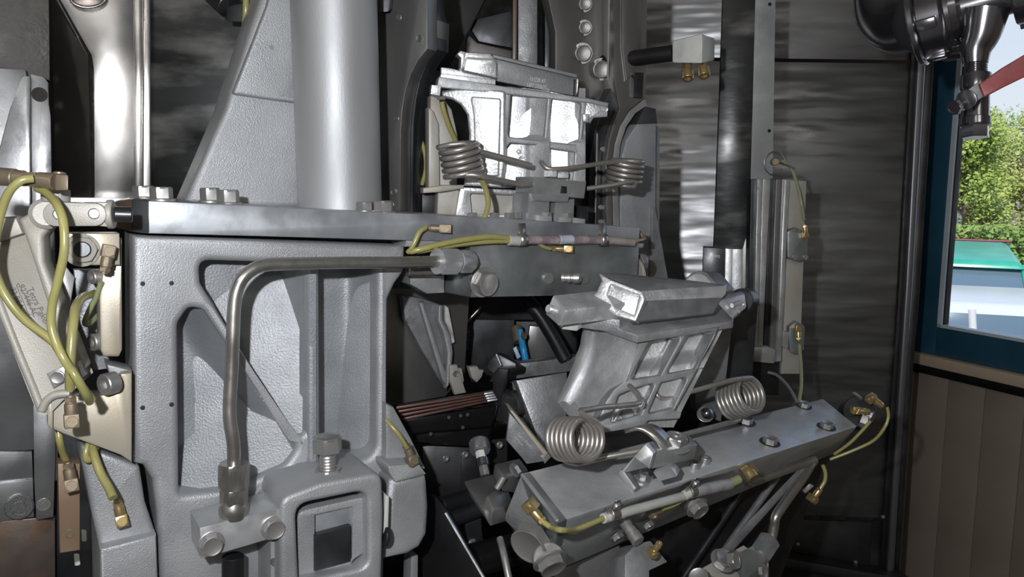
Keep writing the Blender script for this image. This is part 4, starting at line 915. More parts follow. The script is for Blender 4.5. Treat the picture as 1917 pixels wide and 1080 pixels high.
slab('block_edge', R1, [(1358, 465), (1371, 466), (1368, 640), (1355, 640)], .03, M_MACH, t, off=.012)
text('E7013992', R1, 1320, 482, 4.5, 0, M_LIGHTINK, t, off=.0104)
t = th('vertical_slide_rail', 'bright vertical slide rail of several long steel bars with a pale backing plate', 'rail', R3, 1430, 690)
bars = [(1406, 1418, 1401, 1411, M_DARK, .0), (1418, 1428, 1411, 1419, M_MACH, .008), (1428, 1443, 1419, 1428, M_MACH, .006), (1443, 1453, 1428, 1440, M_DARK, .0), (1453, 1468, 1440, 1453, M_RAIL, .006), (1468, 1479, 1453, 1464, M_MACH, .010)]
for k, (a, b, c, d, m, o) in enumerate(bars):
    yb = 650 if k in (1, 2) else 678
    slab('rail_bar', R3, [(a, 335), (b, 335), (d, yb), (c, yb)], .02, m, t, off=o, bev=.0012 if k != 5 else .003, res=2)
slab('backing_plate', R3, [(1476, 337), (1510, 339), (1497, 700), (1462, 700)], .012, M_TAN if False else M_CASTW, t, off=-.006)
slab('foot_shoe', R3, [(1409, 650), (1436, 648), (1453, 655), (1451, 682), (1409, 678)], .014, M_MACH, t, off=.012, bev=.004)
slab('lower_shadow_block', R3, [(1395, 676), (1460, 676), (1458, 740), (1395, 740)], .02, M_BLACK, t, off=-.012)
slab('right_tab', R3, [(1463, 618), (1477, 622), (1476, 652), (1462, 648)], .012, M_MACH, t, off=.006)
fast('slot', R3.at(1422, 352, .008), R3.n, .0035, t, M_MACH)
for lab, cy in (('dark rounded cover block with two screws on the slide rail backing plate, upper of two', 455), ('tarnished round flange on the slide rail backing plate, lower of two', 640)):
    b = th('cover_block', lab, 'cover', R3, 1493, cy+30, .008)
    dy = cy-455
    if dy == 0: slab('cover_body', R3, [(1474, 432, 6), (1492, 426, 5), (1513, 436, 5), (1513, 478, 8), (1500, 492, 8), (1474, 484, 6)], .016, M_BARB, b, off=.010, bev=.003)
    else: slab('cover_body', R3, [(1477, 612, 8), (1492, 600, 9), (1508, 612, 8), (1506, 650, 8), (1492, 668, 9), (1478, 655, 6)], .014, M_BARB, b, off=.008, bev=.003)
    for q in (((1488, 482), (1508, 482)) if dy == 0 else ((1482, 656), (1500, 652))): fast('slot', R3.at(*q, .010), R3.n, .004, b, M_ZINC)
elbow('bright brass elbow with its nut upward on the slide rail, upper of two', R3.at(1508, 440, .016), idir(97), R3.n, .0072, M_BRASS)
elbow('bright brass elbow with its nut downward on the slide rail, lower of two', R3.at(1494, 615, .016), idir(-87), R3.n, .0085, M_BRASS)
hose('grey-green tube arching from the wire ring down to the upper rail elbow', pd([(1462, 300, 1.27), (1480, 314, 1.27), (1492, 345, 1.265), (1500, 380, 1.26), (1505, 412, 1.265)]), .0022, M_HOSEG)
hose('yellow-green tube hanging from the lower rail elbow to the tilted bar', pd([(1496, 645, 1.265), (1499, 680, 1.25), (1500, 720, 1.22), (1496, 752, 1.20)]), .0027, M_HOSEG)
hose('grey tube curving from the foot of the slide rail to the tilted bar', pd([(1438, 697, 1.27), (1455, 703, 1.26), (1474, 722, 1.24), (1488, 745, 1.21), (1494, 757, 1.20)]), .0026, M_ALUG)
tube('wire_ring', [R2.at(1450+19*math.cos(a), 306+22*math.sin(a), .012) for a in [2*PI*k/18 for k in range(19)]], .0012, M_PIPE, None, ('thin wire ring hanging at the top of the slide rail', 'ring'), n=2, seg=8)
tube('wire_pin', pd([(1450, 303, 1.29), (1470, 308, 1.27), (1488, 316, 1.26)]), .0016, M_BRASSD, None, ('short wire pin through the ring at the top of the slide rail', 'pin'))
cyl('ring_eye', Pt(1448, 303, 1.30), Pt(1452, 303, 1.28), .006, M_BRASSD, None, ('small brown eyelet behind the wire ring', 'eyelet'))
# nozzle block
t = thing('nozzle_block', 'white plastic block with two brass nozzles on a dark pipe, before the cabinet wall', 'block', Pt(1300, 125, 1.02))
V = [(1258, 76, 1.03), (1315, 62, .99), (1315, 119, .99), (1258, 118, 1.03), (1282, 79, 1.10), (1339, 71, 1.06), (1338, 114, 1.06), (1282, 117, 1.10)]
hexa('block_body', V[:4], V[4:], M_WHITE, t, None, .0028)
for x, y, x2, y2, d in ((1286, 117, 1288, 148, 1.035), (1313, 112, 1319, 143, 1.02)):
    p, q = Pt(x, y, d), Pt(x2, y2, d-.01); ln = (q-p).length
    nz = lathe('brass_nozzle', p, q-p, [(0, 0), (.0062, 0), (.0065, .0005), (.0065, ln*.45), (.0072, ln*.46), (.0074, ln*.5), (.0074, ln*.95), (.0068, ln), (.004, ln), (.0035, ln-.003), (0, ln-.003)], M_BRASS, t, None, 24, (1, 2, 3, 4))
cyl('dark_pipe', Pt(1120, 118, 1.10), Pt(1262, 99, 1.045), .0105, M_BLACK, t)
# ---------------------------------------------------------------- valve, top right
vd = 1.08; ax = (RGT*.78 + UPV*.10 - FWD*.62).normalized()
t = thing('pipe_valve', 'shiny dark chrome pipe unions with a tee, top right corner before the window', 'valve', Pt(1740, 100, vd))
tube('elbow_pipe', pd([(1664, -110, 1.18), (1652, -40, 1.17), (1652, 20, 1.16), (1676, 46, 1.13), (1716, 42, 1.09)]), .0385, M_CHROME, t, None, 6, 32)
c0 = Pt(1712, 38, 1.09)
lathe('union_flange', c0, ax, [(0, 0), (.060, 0), (.063, .002), (.063, .007), (.060, .009), (0, .009)], M_CHROME, t, None, 48, up=UPV)
lathe('union_nut', c0+ax*.009, ax, [(0, 0), (.052, 0), (.054, .002), (.054, .028), (.051, .031), (.046, .033), (.046, .038), (0, .038)], M_CHROME, t, None, 48)
for k in range(6):
    x_, y_, _ = frame_of(ax); a = 2*PI*k/6+.35; dr = x_*math.cos(a)+y_*math.sin(a); tg_ = ax.cross(dr)
    c = c0+ax*.022+dr*.056
    V = [c+dr*.006*s1+tg_*.007*s2+ax*.012*s3 for s3 in (-1, 1) for s1, s2 in ((-1, -1), (1, -1), (1, 1), (-1, 1))]
    mesh('nut_lug', V, BOXF, M_CHROME, t, None, .0015)
lathe('reducer', c0+ax*.045, ax, [(0, 0), (.040, 0), (.041, .002), (.038, .010), (.027, .014), (.026, .075), (0, .075)], M_CHROME, t, None, 40)
c1 = c0+ax*.115
lathe('second_union_nut', c1, ax, [(0, 0), (.040, 0), (.042, .002), (.043, .022), (.040, .024), (0, .024)], M_CHROME, t, None, 40)
for k in range(4):
    x_, y_, _ = frame_of(ax); a = 2*PI*k/4+.5; dr = x_*math.cos(a)+y_*math.sin(a); tg_ = ax.cross(dr); c = c1+ax*.012+dr*.044
    V = [c+dr*.005*s1+tg_*.006*s2+ax*.010*s3 for s3 in (-1, 1) for s1, s2 in ((-1, -1), (1, -1), (1, 1), (-1, 1))]
    mesh('nut_lug', V, BOXF, M_CHROME, t, None, .0012)
pr = [(0, 0), (.046, 0)]
for k in range(7): pr += [(.047, .004+k*.004), (.0445, .006+k*.004)]
lathe('threaded_ring', c1+ax*.022, ax, pr+[(.046, .034), (.036, .034), (.034, .010), (0, .010)], M_CHROME, t, None, 40)
lathe('outer_pipe', c1+ax*.03, ax, [(0, 0), (.021, 0), (.021, .16), (0, .16)], M_CHROME, t, None, 32)
tube('tee_body', pd([(1846, 18, 1.03), (1838, 60, 1.035), (1827, 92, 1.04), (1826, 120, 1.04)]), .0155, M_CHROME, t, None, 6, 28, radii=(.028, .0148))
tube('tee_arm', pd([(1772, 98, 1.10), (1796, 92, 1.07), (1822, 84, 1.045)]), .0125, M_CHROME, t, None, 5, 24)
pr = [(0, 0)]
for k in range(6): pr += [(.0138, k*.003), (.0122, k*.003+.0015)]
pb_ = Pt(1827, 116, 1.04); dn = (Pt(1825, 240, 1.04)-pb_).normalized()
lathe('pipe_thread', pb_, dn, pr+[(.012, .019), (0, .019)], M_CHROME, t, None, 28)
v = thing('ball_valve', 'small chrome ball valve with a worn red lever handle under the pipe tee', 'valve', Pt(1825, 256, 1.04))
L_ = (Pt(1825, 257, 1.04)-Pt(1827, 139, 1.04)).length
lathe('valve_body', Pt(1827, 139, 1.04), dn, [(0, 0), (.0175, 0), (.0185, .002), (.0185, .018), (.0165, .021), (.0165, .056), (.0185, .057), (.0188, .066), (.0172, .068), (0, .068)], M_CHROME, v, None, 32)
lathe('hex_end', Pt(1827, 139, 1.04)+dn*.066, dn, [(0, 0), (.0165, 0), (.0172, .001), (.0172, .015), (.0160, .017), (0, .017)], M_CHROME, v, None, 24, (1, 2, 3, 4))
VP = plane(1830, 170, .99, -18)
slab('handle_grip', VP, [(1833, 157, 3), (1876, 127, 8), (1985, 62), (1985, 112), (1880, 163, 8), (1842, 183, 3)], .006, M_RED, v, off=.0, bev=.0022, res=3)
slab('handle_neck', VP, [(1808, 172, 3), (1830, 154), (1841, 181), (1819, 196, 3)], .0055, M_CAST, v, off=.001, bev=.001)
cyl('stem', Pt(1812, 183, .985), Pt(1820, 186, 1.04), .0085, M_CHROME, v)
lathe('stem_ring', Pt(1810, 186, .982), idir(200, .7), [(0, 0), (.0115, 0), (.012, .001), (.012, .003), (.009, .004), (0, .004)], M_CHROME, v)
cyl('gland', Pt(1808, 192, .99), Pt(1790, 200, .985), .008, M_CHROME, v)
fast('nut', Pt(1790, 200, .985), idir(200, .5), .0098, v, M_CHROME, sz=.009)
# ================================================================ tilted lower bar
TBL, TFL, TFR, TBR = (975, 885, .80), (1045, 977, .72), (1607, 798, 1.02), (1541, 745, 1.10)
BBL, BFL, BFR, BBR = (940, 972, .845), (1040, 1070, .812), (1560, 850, 1.13), (1510, 800, 1.16)
T = plane3(TFL, TFR, TBR); TF = plane3(TFL, TFR, BFL); TL = plane3(TBL, TFL, BFL)
bx = (Pt(*TFR)-Pt(*TFL)).normalized()
t = thing('tilted_bar', 'large tilted steel bar with smeared top face, carrying the lower jaw springs', 'bar', Pt(1050, 1070, .76))
TB = t
hexa('bar_body', (TBL, TFL, TFR, TBR), (BBL, BFL, BFR, BBR), M_TBAR, t, None, .0035)
slab('shaded_end_face', TL, [(976, 890), (1044, 980), (1036, 1062), (1000, 1062), (946, 972)], .01, M_BARB, t, off=.0015, bev=.003)  # darker steel material puts the shade of this end into its colour
tube('end_weld', [T.at(978, 889, -.001), T.at(1010, 931, -.001), T.at(1045, 976, -.001)], .0022, M_ALU, t, n=8)
fast('hex', Pt(1000, 1008, .765), idir(215, 1.3), .0200, t, M_ZINC, 'hex_plug', sz=.022)
cyl('stud_boss', Pt(1020, 1036, .77), Pt(1028, 1046, .745), .0150, M_ZINC, t)
fast('hex', Pt(1029, 1048, .742), idir(-62, .9), .0135, t, M_ZINC, None, True)
for x, y, r in ((1396, 791, .0098), (1441, 829, .0098), (1547, 800, .0095), (1505, 761, .0085)):
    fast('washer', T.at(x, y, -.0005), T.n, r*1.0, t, M_DARK, 'screw_seat'); fast('hex', T.at(x, y, .0012), T.n, r*.86, t, M_ZINC, sz=r*1.2)
for x, y in ((1300, 875), (1319, 866)): fast('socket', T.at(x, y, -.0005), T.n, .0058, t, M_ZINC, 'cap_screw')
for x, y, r in ((1155, 1003, .0068), (1213, 982, .0062)): fast('hex', TF.at(x, y, .001), TF.n, r, t, M_ZINC, None, True)
p_ = TF.at(1163, 968, .0); lathe('spring_plunger', p_, idir(-52, .9), [(0, 0), (.006, 0), (.006, .012), (.0052, .0125), (.0052, .015), (.006, .0155), (.006, .019), (.0052, .0195), (.0068, .021), (.0068, .030), (.006, .031), (0, .031)], M_ZINC, t)
cyl('bolt_boss', TF.at(1290, 940, -.002), TF.at(1306, 950, .018), .0105, M_ZINC, t); fast('hex', TF.at(1304, 949, .017), idir(-50, 1.0), .0105, t, M_ZINC, None, True)
# lower spring holder
VB = Pl(Pt(1190, 878, .768), -bx-FWD*.9+Z*.1, AU)
t = thing('lower_spring_holder', 'bright steel V-shaped holder block with a curved strap and large nut on the tilted bar', 'holder', T.at(1215, 900))
slab('vee_arm', VB, [(1156, 887), (1160, 880), (1165, 879), (1208, 831), (1223, 849), (1215, 878), (1189, 859), (1170, 885), (1191, 914), (1185, 920)], .012, M_MACH, t, off=.0)
hexa('top_block', [(1223, 849, .768), (1306, 832, .800), (1299, 860, .803), (1216, 879, .771)], [(1208, 831, .790), (1286, 810, .825), (1282, 838, .83), (1204, 858, .795)], M_BAR, t, None, .001)
slab('base_plate', T, [(1158, 884), (1190, 866), (1232, 872), (1216, 904), (1188, 917)], .006, M_MACH, t, off=.004)
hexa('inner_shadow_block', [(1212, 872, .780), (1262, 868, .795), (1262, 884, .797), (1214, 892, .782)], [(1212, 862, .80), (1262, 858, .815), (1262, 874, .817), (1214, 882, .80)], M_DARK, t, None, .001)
hexa('small_block', [(1222, 884, .766), (1256, 874, .778), (1268, 892, .776), (1234, 902, .764)], [(1230, 872, .785), (1262, 862, .795), (1274, 880, .793), (1240, 890, .783)], M_MACH, t, None, .001)
fast('nut', Pt(1262, 838, .800), T.n, .0120, t, M_ZINC, sz=.015, washer=True); fast('stud', Pt(1262, 838, .800)+T.n*.006, T.n, .008, t, M_ZINC, sz=.009)
V = []; Fc = []; st = [(1166, 806, .80), (1180, 800, .79), (1196, 800, .785), (1212, 808, .782), (1226, 822, .78), (1238, 838, .78), (1246, 848, .782)]
st = cat([Pt(*q) for q in st], 4); n_ = len(st)
for p in st: V += [p, p+bx*.020]
for k in range(n_-1): Fc.append((2*k, 2*k+1, 2*k+3, 2*k+2))
me = mesh('curved_strap', V, Fc, M_PIPE, t); mo = me.modifiers.new('thick', 'SOLIDIFY'); mo.thickness = .0035
for x, y, o in ((1204, 896, .005), (1244, 882, .012)): fast('hex', T.at(x, y, o), T.n, .0060, t, M_ZINC, None, True, sz=.009)
# springs on the lower bar
spring('torsion_spring', 'large left coiled torsion spring of the lower jaw, hanging over the tilted bar', Pt(1074, 822, .735), RGT*.62+UPV*.12-FWD*.76, .0185, .0028, 6.45, .0062,
       pd([(1080, 868, .775), (1130, 856, .775), (1185, 846, .778), (1206, 841, .78)])[::-1], pd([(1084, 770, .718), (1100, 767, .73), (1130, 762, .76), (1188, 757, .80), (1199, 750, .81), (1190, 735, .825), (1178, 722, .84)]), M_SPR, a0=-1.6, cw=1)
spring('torsion_spring', 'large right coiled torsion spring of the lower jaw, beside the slide rail foot', Pt(1384, 746, .93), RGT*.55+UPV*.35-FWD*.76, .0195, .0029, 6.45, .0062,
       pd([(1272, 815, .87), (1330, 800, .90), (1384, 786, .93)]), pd([(1372, 711, .905), (1346, 718, .895), (1290, 734, .885), (1246, 746, .875), (1232, 742, .87), (1222, 730, .875)]), M_SPR, a0=-1.5, cw=1)
# sleeved hose and clips on the bar
t = thing('sleeved_hose', 'milky sleeved hose clipped along the front edge of the tilted bar', 'hose', TF.at(1250, 930, .01))
def ts(a, b, r, m): return cyl('sleeve', TF.at(*a, .009), TF.at(*b, .009), r, m, t, None, 16, .0006)
ts((1128, 971), (1152, 963), .0050, M_SLEEVE); ts((1156, 963), (1282, 928), .0046, M_SLEEVE); ts((1280, 928), (1300, 917), .0052, M_SLEEVE); ts((1300, 920), (1366, 906), .0062, mat('grey_stained_sleeve', (.30, .31, .31), 0, .4, (.24, .18, .22), 50, .45, .6))
ts((1364, 906), (1384, 897), .0050, M_HOSEG)
for i, (x, y) in enumerate(((1146, 962), (1294, 920))):
    c2 = thing('pipe_clip', ('metal clip with a screw around the milky hose, left one on the tilted bar', 'metal clip with a screw around the milky hose, right one on the tilted bar')[i], 'clip', TF.at(x, y, .008))
    lathe('clip_band', TF.at(x-5, y+2, .009), bx, [(0, 0), (.0062, 0), (.0065, .0004), (.0065, .0085), (.0062, .009), (0, .009)], M_PIPE, c2, None, 24)
    slab('clip_ear', TF, [(x-10, y), (x+8, y-24, 3), (x+18, y-26, 3), (x+8, y+2)], .0012, M_PIPE, c2, off=.009, bev=.0004)
    fast('slot', TF.at(x+8, y-15, .009), TF.n, .0040, c2, M_ZINC)
elbow('bright brass elbow on the left end face of the tilted bar', Pt(992, 948, .722), idir(-50, .1), idir(170, 1.1), .0084, M_BRASS)
elbow('brown elbow fitting under the milky hose on the front of the tilted bar', TF.at(1222, 962, .006), bx*.95+Z*.12, TF.n, .0066, M_BRASSD)
tb_ = thing('brass_fitting', 'square brass cap fitting on the front edge of the tilted bar', 'fitting', TF.at(1400, 890))
lathe('cap_body', TF.at(1397, 877, -.004), idir(-50, .8), [(0, 0), (.0088, 0), (.0092, .001), (.0092, .011), (.008, .012), (0, .012)], M_BRASS, tb_, None, 24, (1, 2, 3, 4))
lathe('cap_nut', TF.at(1402, 884, .006), idir(-60, .8), [(0, 0), (.0068, 0), (.0072, .001), (.0072, .008), (.006, .009), (0, .009)], M_BRASS, tb_)
hose('yellow tube from the left end brass elbow to the milky hose', [Pt(1017, 977, .716), Pt(1032, 987, .714), TF.at(1050, 992, .016), TF.at(1076, 991, .013), TF.at(1102, 982, .011), TF.at(1132, 969, .009)], .0027)
hose('olive tube joining the brown fitting to the sleeve under the milky hose', [TF.at(1240, 952, .008), TF.at(1262, 944, .009), TF.at(1282, 932, .009)], .0028)
elbow('small bright brass elbow on the stubby bracket under the tilted bar', Pt(1222, 1036, .77), idir(60, .2), idir(-80, 1.2), .0062, M_BRASS)
slab('stub_bracket', plane(1220, 1040, .79, 25, 30), [(1190, 1018), (1218, 1012, 4), (1250, 1052), (1216, 1068), (1216, 1180), (1170, 1180), (1170, 1040)], .03, M_ALUG, tg=('stubby grey bracket carrying a small brass elbow, bottom centre', 'bracket'))
# fittings at the right end
t = thing('end_cap_cluster', 'dark round cap with hex nuts at the right end of the tilted bar', 'cap', Pt(1600, 785, 1.06))
cyl('dark_cap', Pt(1598, 776, 1.08), Pt(1610, 770, 1.05), .021, M_BLACK, t); fast('nut', Pt(1612, 786, 1.05), idir(-20, .6), .0105, t, M_ZINC, sz=.012); fast('nut', Pt(1622, 776, 1.05), idir(-30, .6), .008, t, M_ZINC, sz=.010)
slab('cap_fin', plane(1610, 745, 1.05, 30), [(1598, 736), (1602, 734), (1616, 744), (1614, 750)], .004, M_MACH, t)
elbow('brass elbow at the right end of the tilted bar, nearer one pointing left', Pt(1602, 768, 1.03), idir(-5), idir(180, 1), .0078, M_BRASS)
elbow('brass elbow at the right end of the tilted bar, farther one pointing right', Pt(1632, 745, 1.03), idir(-38), idir(90, 1), .0078, M_BRASS)
hose('thin yellow tube arching right from the end elbows of the tilted bar, outer one', pd([(1661, 762, 1.03), (1663, 780, 1.03), (1656, 800, 1.03), (1636, 824, 1.04), (1600, 842, 1.05), (1554, 860, 1.06)]), .0021)
hose('thin yellow tube below the end elbows of the tilted bar, inner one', pd([(1630, 788, 1.03), (1614, 806, 1.035), (1590, 830, 1.045), (1562, 850, 1.06)]), .0021)
elbow('dull brass elbow dangling under the right end of the tilted bar', Pt(1522, 934, 1.06), idir(55), idir(-90, 1), .0080, M_BRASS)
hose('short yellow tube above the dangling brass elbow', pd([(1536, 914, 1.06), (1544, 900, 1.06), (1545, 885, 1.06), (1540, 870, 1.06)]), .0026)
hexa('grey_tab', [(1500, 918, 1.07), (1516, 905, 1.07), (1524, 910, 1.07), (1508, 924, 1.07)], [(1500, 918, 1.09), (1516, 905, 1.09), (1524, 910, 1.09), (1508, 924, 1.09)], M_MACH, None, ('small grey tab beside the dangling brass elbow', 'tab'), .001)

# ================================================================ lower jaw
LJ = plane3((1205, 636, .86), (1345, 611, .885), (1118, 805, .835))
LL = plane3((1200, 636, .86), (1092, 612, .93), (1116, 804, .845))
TP = plane3((1192, 622, .85), (1372, 598, .905), (1080, 588, .92))
jx = (Pt(1372, 598, .905)-Pt(1192, 622, .85)).normalized()
t = thing('lower_jaw', 'tilted cast aluminium jaw with four pockets and a crossbar on top, lower right of centre', 'jaw', Pt(1180, 800, .86))
def r4(p, r): return [(a, b, r) for a, b in p]
slab('jaw_frame', LJ, [(1200, 633), (1347, 611), (1304, 696, 3), (1264, 768), (1277, 773, 3), (1273, 784), (1214, 788), (1206, 798), (1120, 812), (1114, 802), (1135, 751), (1150, 729), (1171, 712)], .042, M_JAWF, t,
     (r4([(1216, 640), (1277, 629), (1237, 702), (1178, 712)], 6), r4([(1285, 628), (1340, 619), (1302, 690), (1246, 701)], 6), r4([(1186, 728), (1228, 716), (1200, 776), (1142, 793), (1158, 740)], 5), r4([(1238, 716), (1289, 705), (1260, 764), (1212, 776)], 5)), bev=.0016, res=2)
def fl(x, y):
    d = y-(722-.2*(x-1150)); q = x+(y-640)*.53
    if d > 0: return -.013
    return -.031 + .006*sst(1246, 1250, q)*(1-sst(1276, 1280, q)) + .006*sst(1314, 1318, q) + .00006*(q-1210) + .011*sst(-40, -12, d)
grid('pocket_floor', LJ, 1208, 1352, 618, 800, fl, M_ALU, t, 70, 70, skew=lambda y: -(y-618)*.50)
slab('left_flank', LL, [(1090, 612), (1201, 634), (1172, 712), (1151, 729), (1118, 806), (1066, 781), (1040, 755), (1058, 715), (1072, 682), (1085, 645)], .010, M_ALUD, t, off=0, bev=.0015)
slab('flank_rim', LL, [(1090, 612), (1104, 616), (1100, 650), (1088, 686), (1070, 722), (1054, 752), (1040, 755), (1058, 715), (1066, 692), (1072, 682), (1076, 664), (1085, 645)], .012, M_ALU, t, off=.006, bev=.003)
slab('flank_rim', LL, [(1040, 754), (1054, 748), (1116, 794), (1116, 806), (1100, 800), (1066, 781)], .012, M_ALU, t, off=.006, bev=.003)
slab('flank_toe', LL, [(1060, 760), (1076, 750), (1100, 784), (1088, 786)], .006, M_ALU, t, off=.003, bev=.002)
for q in (((1132, 772), (1152, 730), (1148, 728), (1126, 770)), ((1197, 772), (1208, 742), (1212, 744), (1202, 774)), ((1145, 795), (1160, 766), (1164, 768), (1150, 796))):
    slab('floor_rib', LJ, list(q), .02, M_ALU, t, off=-.008, bev=.001)
for q, r in (((1172, 776), .007), ((1205, 777), .0048)): fast('hex', LJ.at(*q, -.012), LJ.n, r, t, M_ALUG, None, True)
lathe('drilled_hole', LJ.at(1140, 787, -.010), LJ.n, [(0, 0), (.0042, 0), (.004, .001), (0, .001)], M_WHITE, t)
for q in ((1181, 724), (1222, 731)): lathe('spring_hole', LJ.at(*q, -.010), LJ.n, [(0, 0), (.004, 0), (.0038, .003), (.0026, .003), (.0024, .0005), (0, .0005)], M_ALUD, t)
# top plate, crossbar and channel
slab('top_plate', TP, [(1076, 588), (1193, 627), (1373, 600), (1375, 566), (1290, 556), (1120, 566)], .009, M_ALUD, t, off=.0, bev=.0015)
EW = plane3((1118, 520, .872), (1203, 550, .850), (1190, 601, .846))
slab('end_web', EW, [(1120, 510, 2), (1140, 522), (1202, 546), (1207, 560), (1190, 601), (1150, 590), (1106, 556), (1118, 546), (1128, 528)], .018, M_ALU, t, ([(1142, 531, 3), (1196, 553, 3), (1187, 590, 3), (1150, 574, 3), (1136, 552)],), off=0, bev=.0012)
slab('web_back', EW, [(1130, 518), (1204, 548), (1190, 601), (1150, 590), (1112, 556)], .006, M_ALU, t, off=-.012)
CH = plane3((1207, 562, .862), (1352, 554, .90), (1191, 602, .852))
slab('channel_face', CH, [(1206, 560), (1356, 552), (1336, 587), (1191, 603)], .012, M_JCH, t, bev=.002)
slab('channel_lip', CH, [(1201, 544), (1362, 532), (1360, 550), (1354, 557), (1206, 564)], .016, M_ALUD, t, off=.003, bev=.002)
hexa('channel_top', [(1124, 511, .885), (1142, 522, .875), (1203, 547, .862), (1360, 534, .90)], [(1168, 512, .90), (1180, 517, .90), (1212, 542, .885), (1352, 531, .925)], M_ALUG, t, None, .001)
e4 = [(1035, 552, .855), (1059, 581, .835), (1046, 611, .838), (1020, 588, .858)]
hexa('crossbar_end', e4, [Pt(*q)+jx*.11 for q in e4], M_ALU if False else M_ALUD, t, None, .0018)
en = (Pt(*e4[1])-Pt(*e4[0])).cross(Pt(*e4[3])-Pt(*e4[0])).normalized(); en = en if en.dot(EYE-Pt(1035, 580, .85)) > 0 else -en
cyl('pin_end', Pt(1035, 580, .852), Pt(1035, 580, .852)+en*.0075, .0048, M_ALU, t)
slab('crossbar_step', TP, [(1066, 578), (1170, 568), (1195, 582), (1160, 598), (1080, 588)], .016, M_ALUD, t, off=.010, bev=.003)
hexa('under_clip', [(1054, 612, .862), (1084, 606, .87), (1080, 620, .87), (1050, 616, .862)], [(1064, 602, .885), (1094, 600, .89), (1092, 612, .89), (1064, 612, .885)], M_WHITE, t, None, .001)
tube('clip_wire', pd([(1050, 610, .855), (1058, 600, .85), (1072, 598, .85)]), .0016, M_ALU, t)
fast('slot', Pt(1056, 594, .842), idir(-60, .6), .0034, t, M_ALU)
hexa('right_end', [(1340, 566, .895), (1394, 550, .93), (1396, 574, .93), (1372, 600, .905)], [(1360, 548, .925), (1394, 543, .96), (1398, 566, .96), (1386, 590, .94)], M_ALUD, t, None, .003)
cyl('end_knob', Pt(1388, 562, .945), Pt(1401, 560, .965), .014, M_DARK, t)
tube('end_hook', pd([(1370, 572, .905), (1388, 566, .915), (1392, 574, .915), (1382, 582, .91)]), .0028, M_ALU, t)
hp = arc(1310, 540, 33, 33, 180, 68, 8)+[(1350, 541)]
slab('round_lug', Pl(Pt(1310, 530, .925), -jx*.8+UPV*.1-FWD*.3, AU), hp, .03, M_ALUG, t, off=0, bev=.002)
slab('lug_face', Pl(Pt(1310, 530, .925), -jx*.8+UPV*.1-FWD*.3, AU), arc(1306, 541, 27, 29, 180, 60, 8)+[(1342, 541)], .004, M_WHITE if False else M_ALU, t, off=.001, bev=.001)

# ================================================================ interior under the plate
I = plane(800, 650, 1.05, 28); I2 = plane(900, 650, 1.2, 6); I3 = plane(1020, 760, 1.12, 12)
slab('inner_wall', I, [(700, 540), (880, 540), (870, 700), (834, 742), (700, 765)], .01, M_CLOUD if False else M_RAIL, tg=('brushed dark inner wall sheet right of the frame casting', 'sheet'), off=-.02)
t = th('gusset_bracket', 'grey curved cast bracket narrowing downward in the dark interior', 'bracket', I, 835, 735, .01)
slab('bracket_body', I, [(752, 552), (790, 558), (836, 572), (834, 600, 6), (842, 622, 5), (846, 640), (843, 690), (838, 732), (826, 716), (786, 650), (758, 598)], .014, M_ALUG, t, off=0, bev=.003)  # duller grey material darkens the bracket as if in shade
slab('bracket_rib', I, [(784, 565), (794, 566), (836, 700), (836, 722), (828, 712)], .01, M_CAST, t, off=.008, bev=.003)
slab('bracket_flange', I, [(822, 570, 3), (830, 572), (830, 600, 6), (845, 630, 5), (849, 660), (842, 720), (836, 728), (838, 660), (830, 622), (820, 600)], .014, M_CAST, t, off=.012, bev=.003)
fast('slot', I.at(767, 599, .001), I.n, .0048, t, M_ZINC)
slab('pale_strip', I, [(834, 572), (840, 576), (852, 640), (842, 646), (846, 625), (834, 600)], .006, M_WHITE, tg=('pale strip hanging behind the grey curved bracket', 'strip'), off=.002)
spring('black_coil_spring', 'black coiled spring behind the grey curved bracket', Pt(856, 636, 1.13), UPV*.9-FWD*.3+RGT*.1, .0135, .0032, 5, .0066, pd([(862, 590, 1.14)]), pd([(850, 660, 1.10)]), M_BLACK)
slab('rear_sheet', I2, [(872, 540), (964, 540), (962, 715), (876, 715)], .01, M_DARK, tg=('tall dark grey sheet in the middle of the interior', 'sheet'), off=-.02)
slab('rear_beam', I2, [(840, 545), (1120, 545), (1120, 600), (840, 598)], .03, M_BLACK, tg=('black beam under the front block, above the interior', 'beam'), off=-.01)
tube('rod', pd([(900, 575, 1.15), (862, 615, 1.15)]), .002, M_PIPE, None, ('thin bright rod above the black spring', 'rod'), smooth=False)
t = th('white_latch', 'pale latch plate with a round screw beside the copper strips', 'latch', I, 860, 736, .02)
slab('latch_plate', I, [(842, 684), (856, 683), (873, 735), (852, 739), (842, 710)], .008, M_CASTW, t, off=.016)
slab('latch_back', I, [(857, 688), (865, 690), (869, 712), (866, 722)], .008, M_CASTW, t, off=.008)
fast('hex', I.at(852, 699, .016), I.n, .0045, t, M_ZINC)
slab('white_cam', I, [(878, 687), (894, 686), (898, 693), (906, 693), (902, 706, 4), (893, 716), (884, 708)], .01, M_CASTW, tg=('pale notched plate in the dark interior, right of the latch', 'plate'), off=.02)
t = thing('black_hook_arm', 'matt black hooked arm rising at the right end of the copper strips', 'arm', Pt(925, 770, 1.0))
slab('hook_head', plane(940, 680, 1.0, -10, 10), [(928, 662), (937, 664), (966, 680), (966, 688), (945, 692), (934, 690), (924, 700), (910, 690), (914, 676)], .03, M_DARK, t, bev=.002)
slab('hook_shank', plane(940, 680, 1.0, -10, 0), [(924, 695), (934, 688), (952, 690), (948, 712), (936, 760), (922, 770), (922, 720)], .02, M_BLACK, t, off=-.003, bev=.002)
tube('bright_edge', pd([(929, 663, .985), (938, 684, .985)]), .0016, M_ZINC, t, smooth=False)
t = thing('copper_laminate', 'stack of dark copper-brown strips with grey tips lying in the interior', 'strip stack', Pt(840, 780, .97))
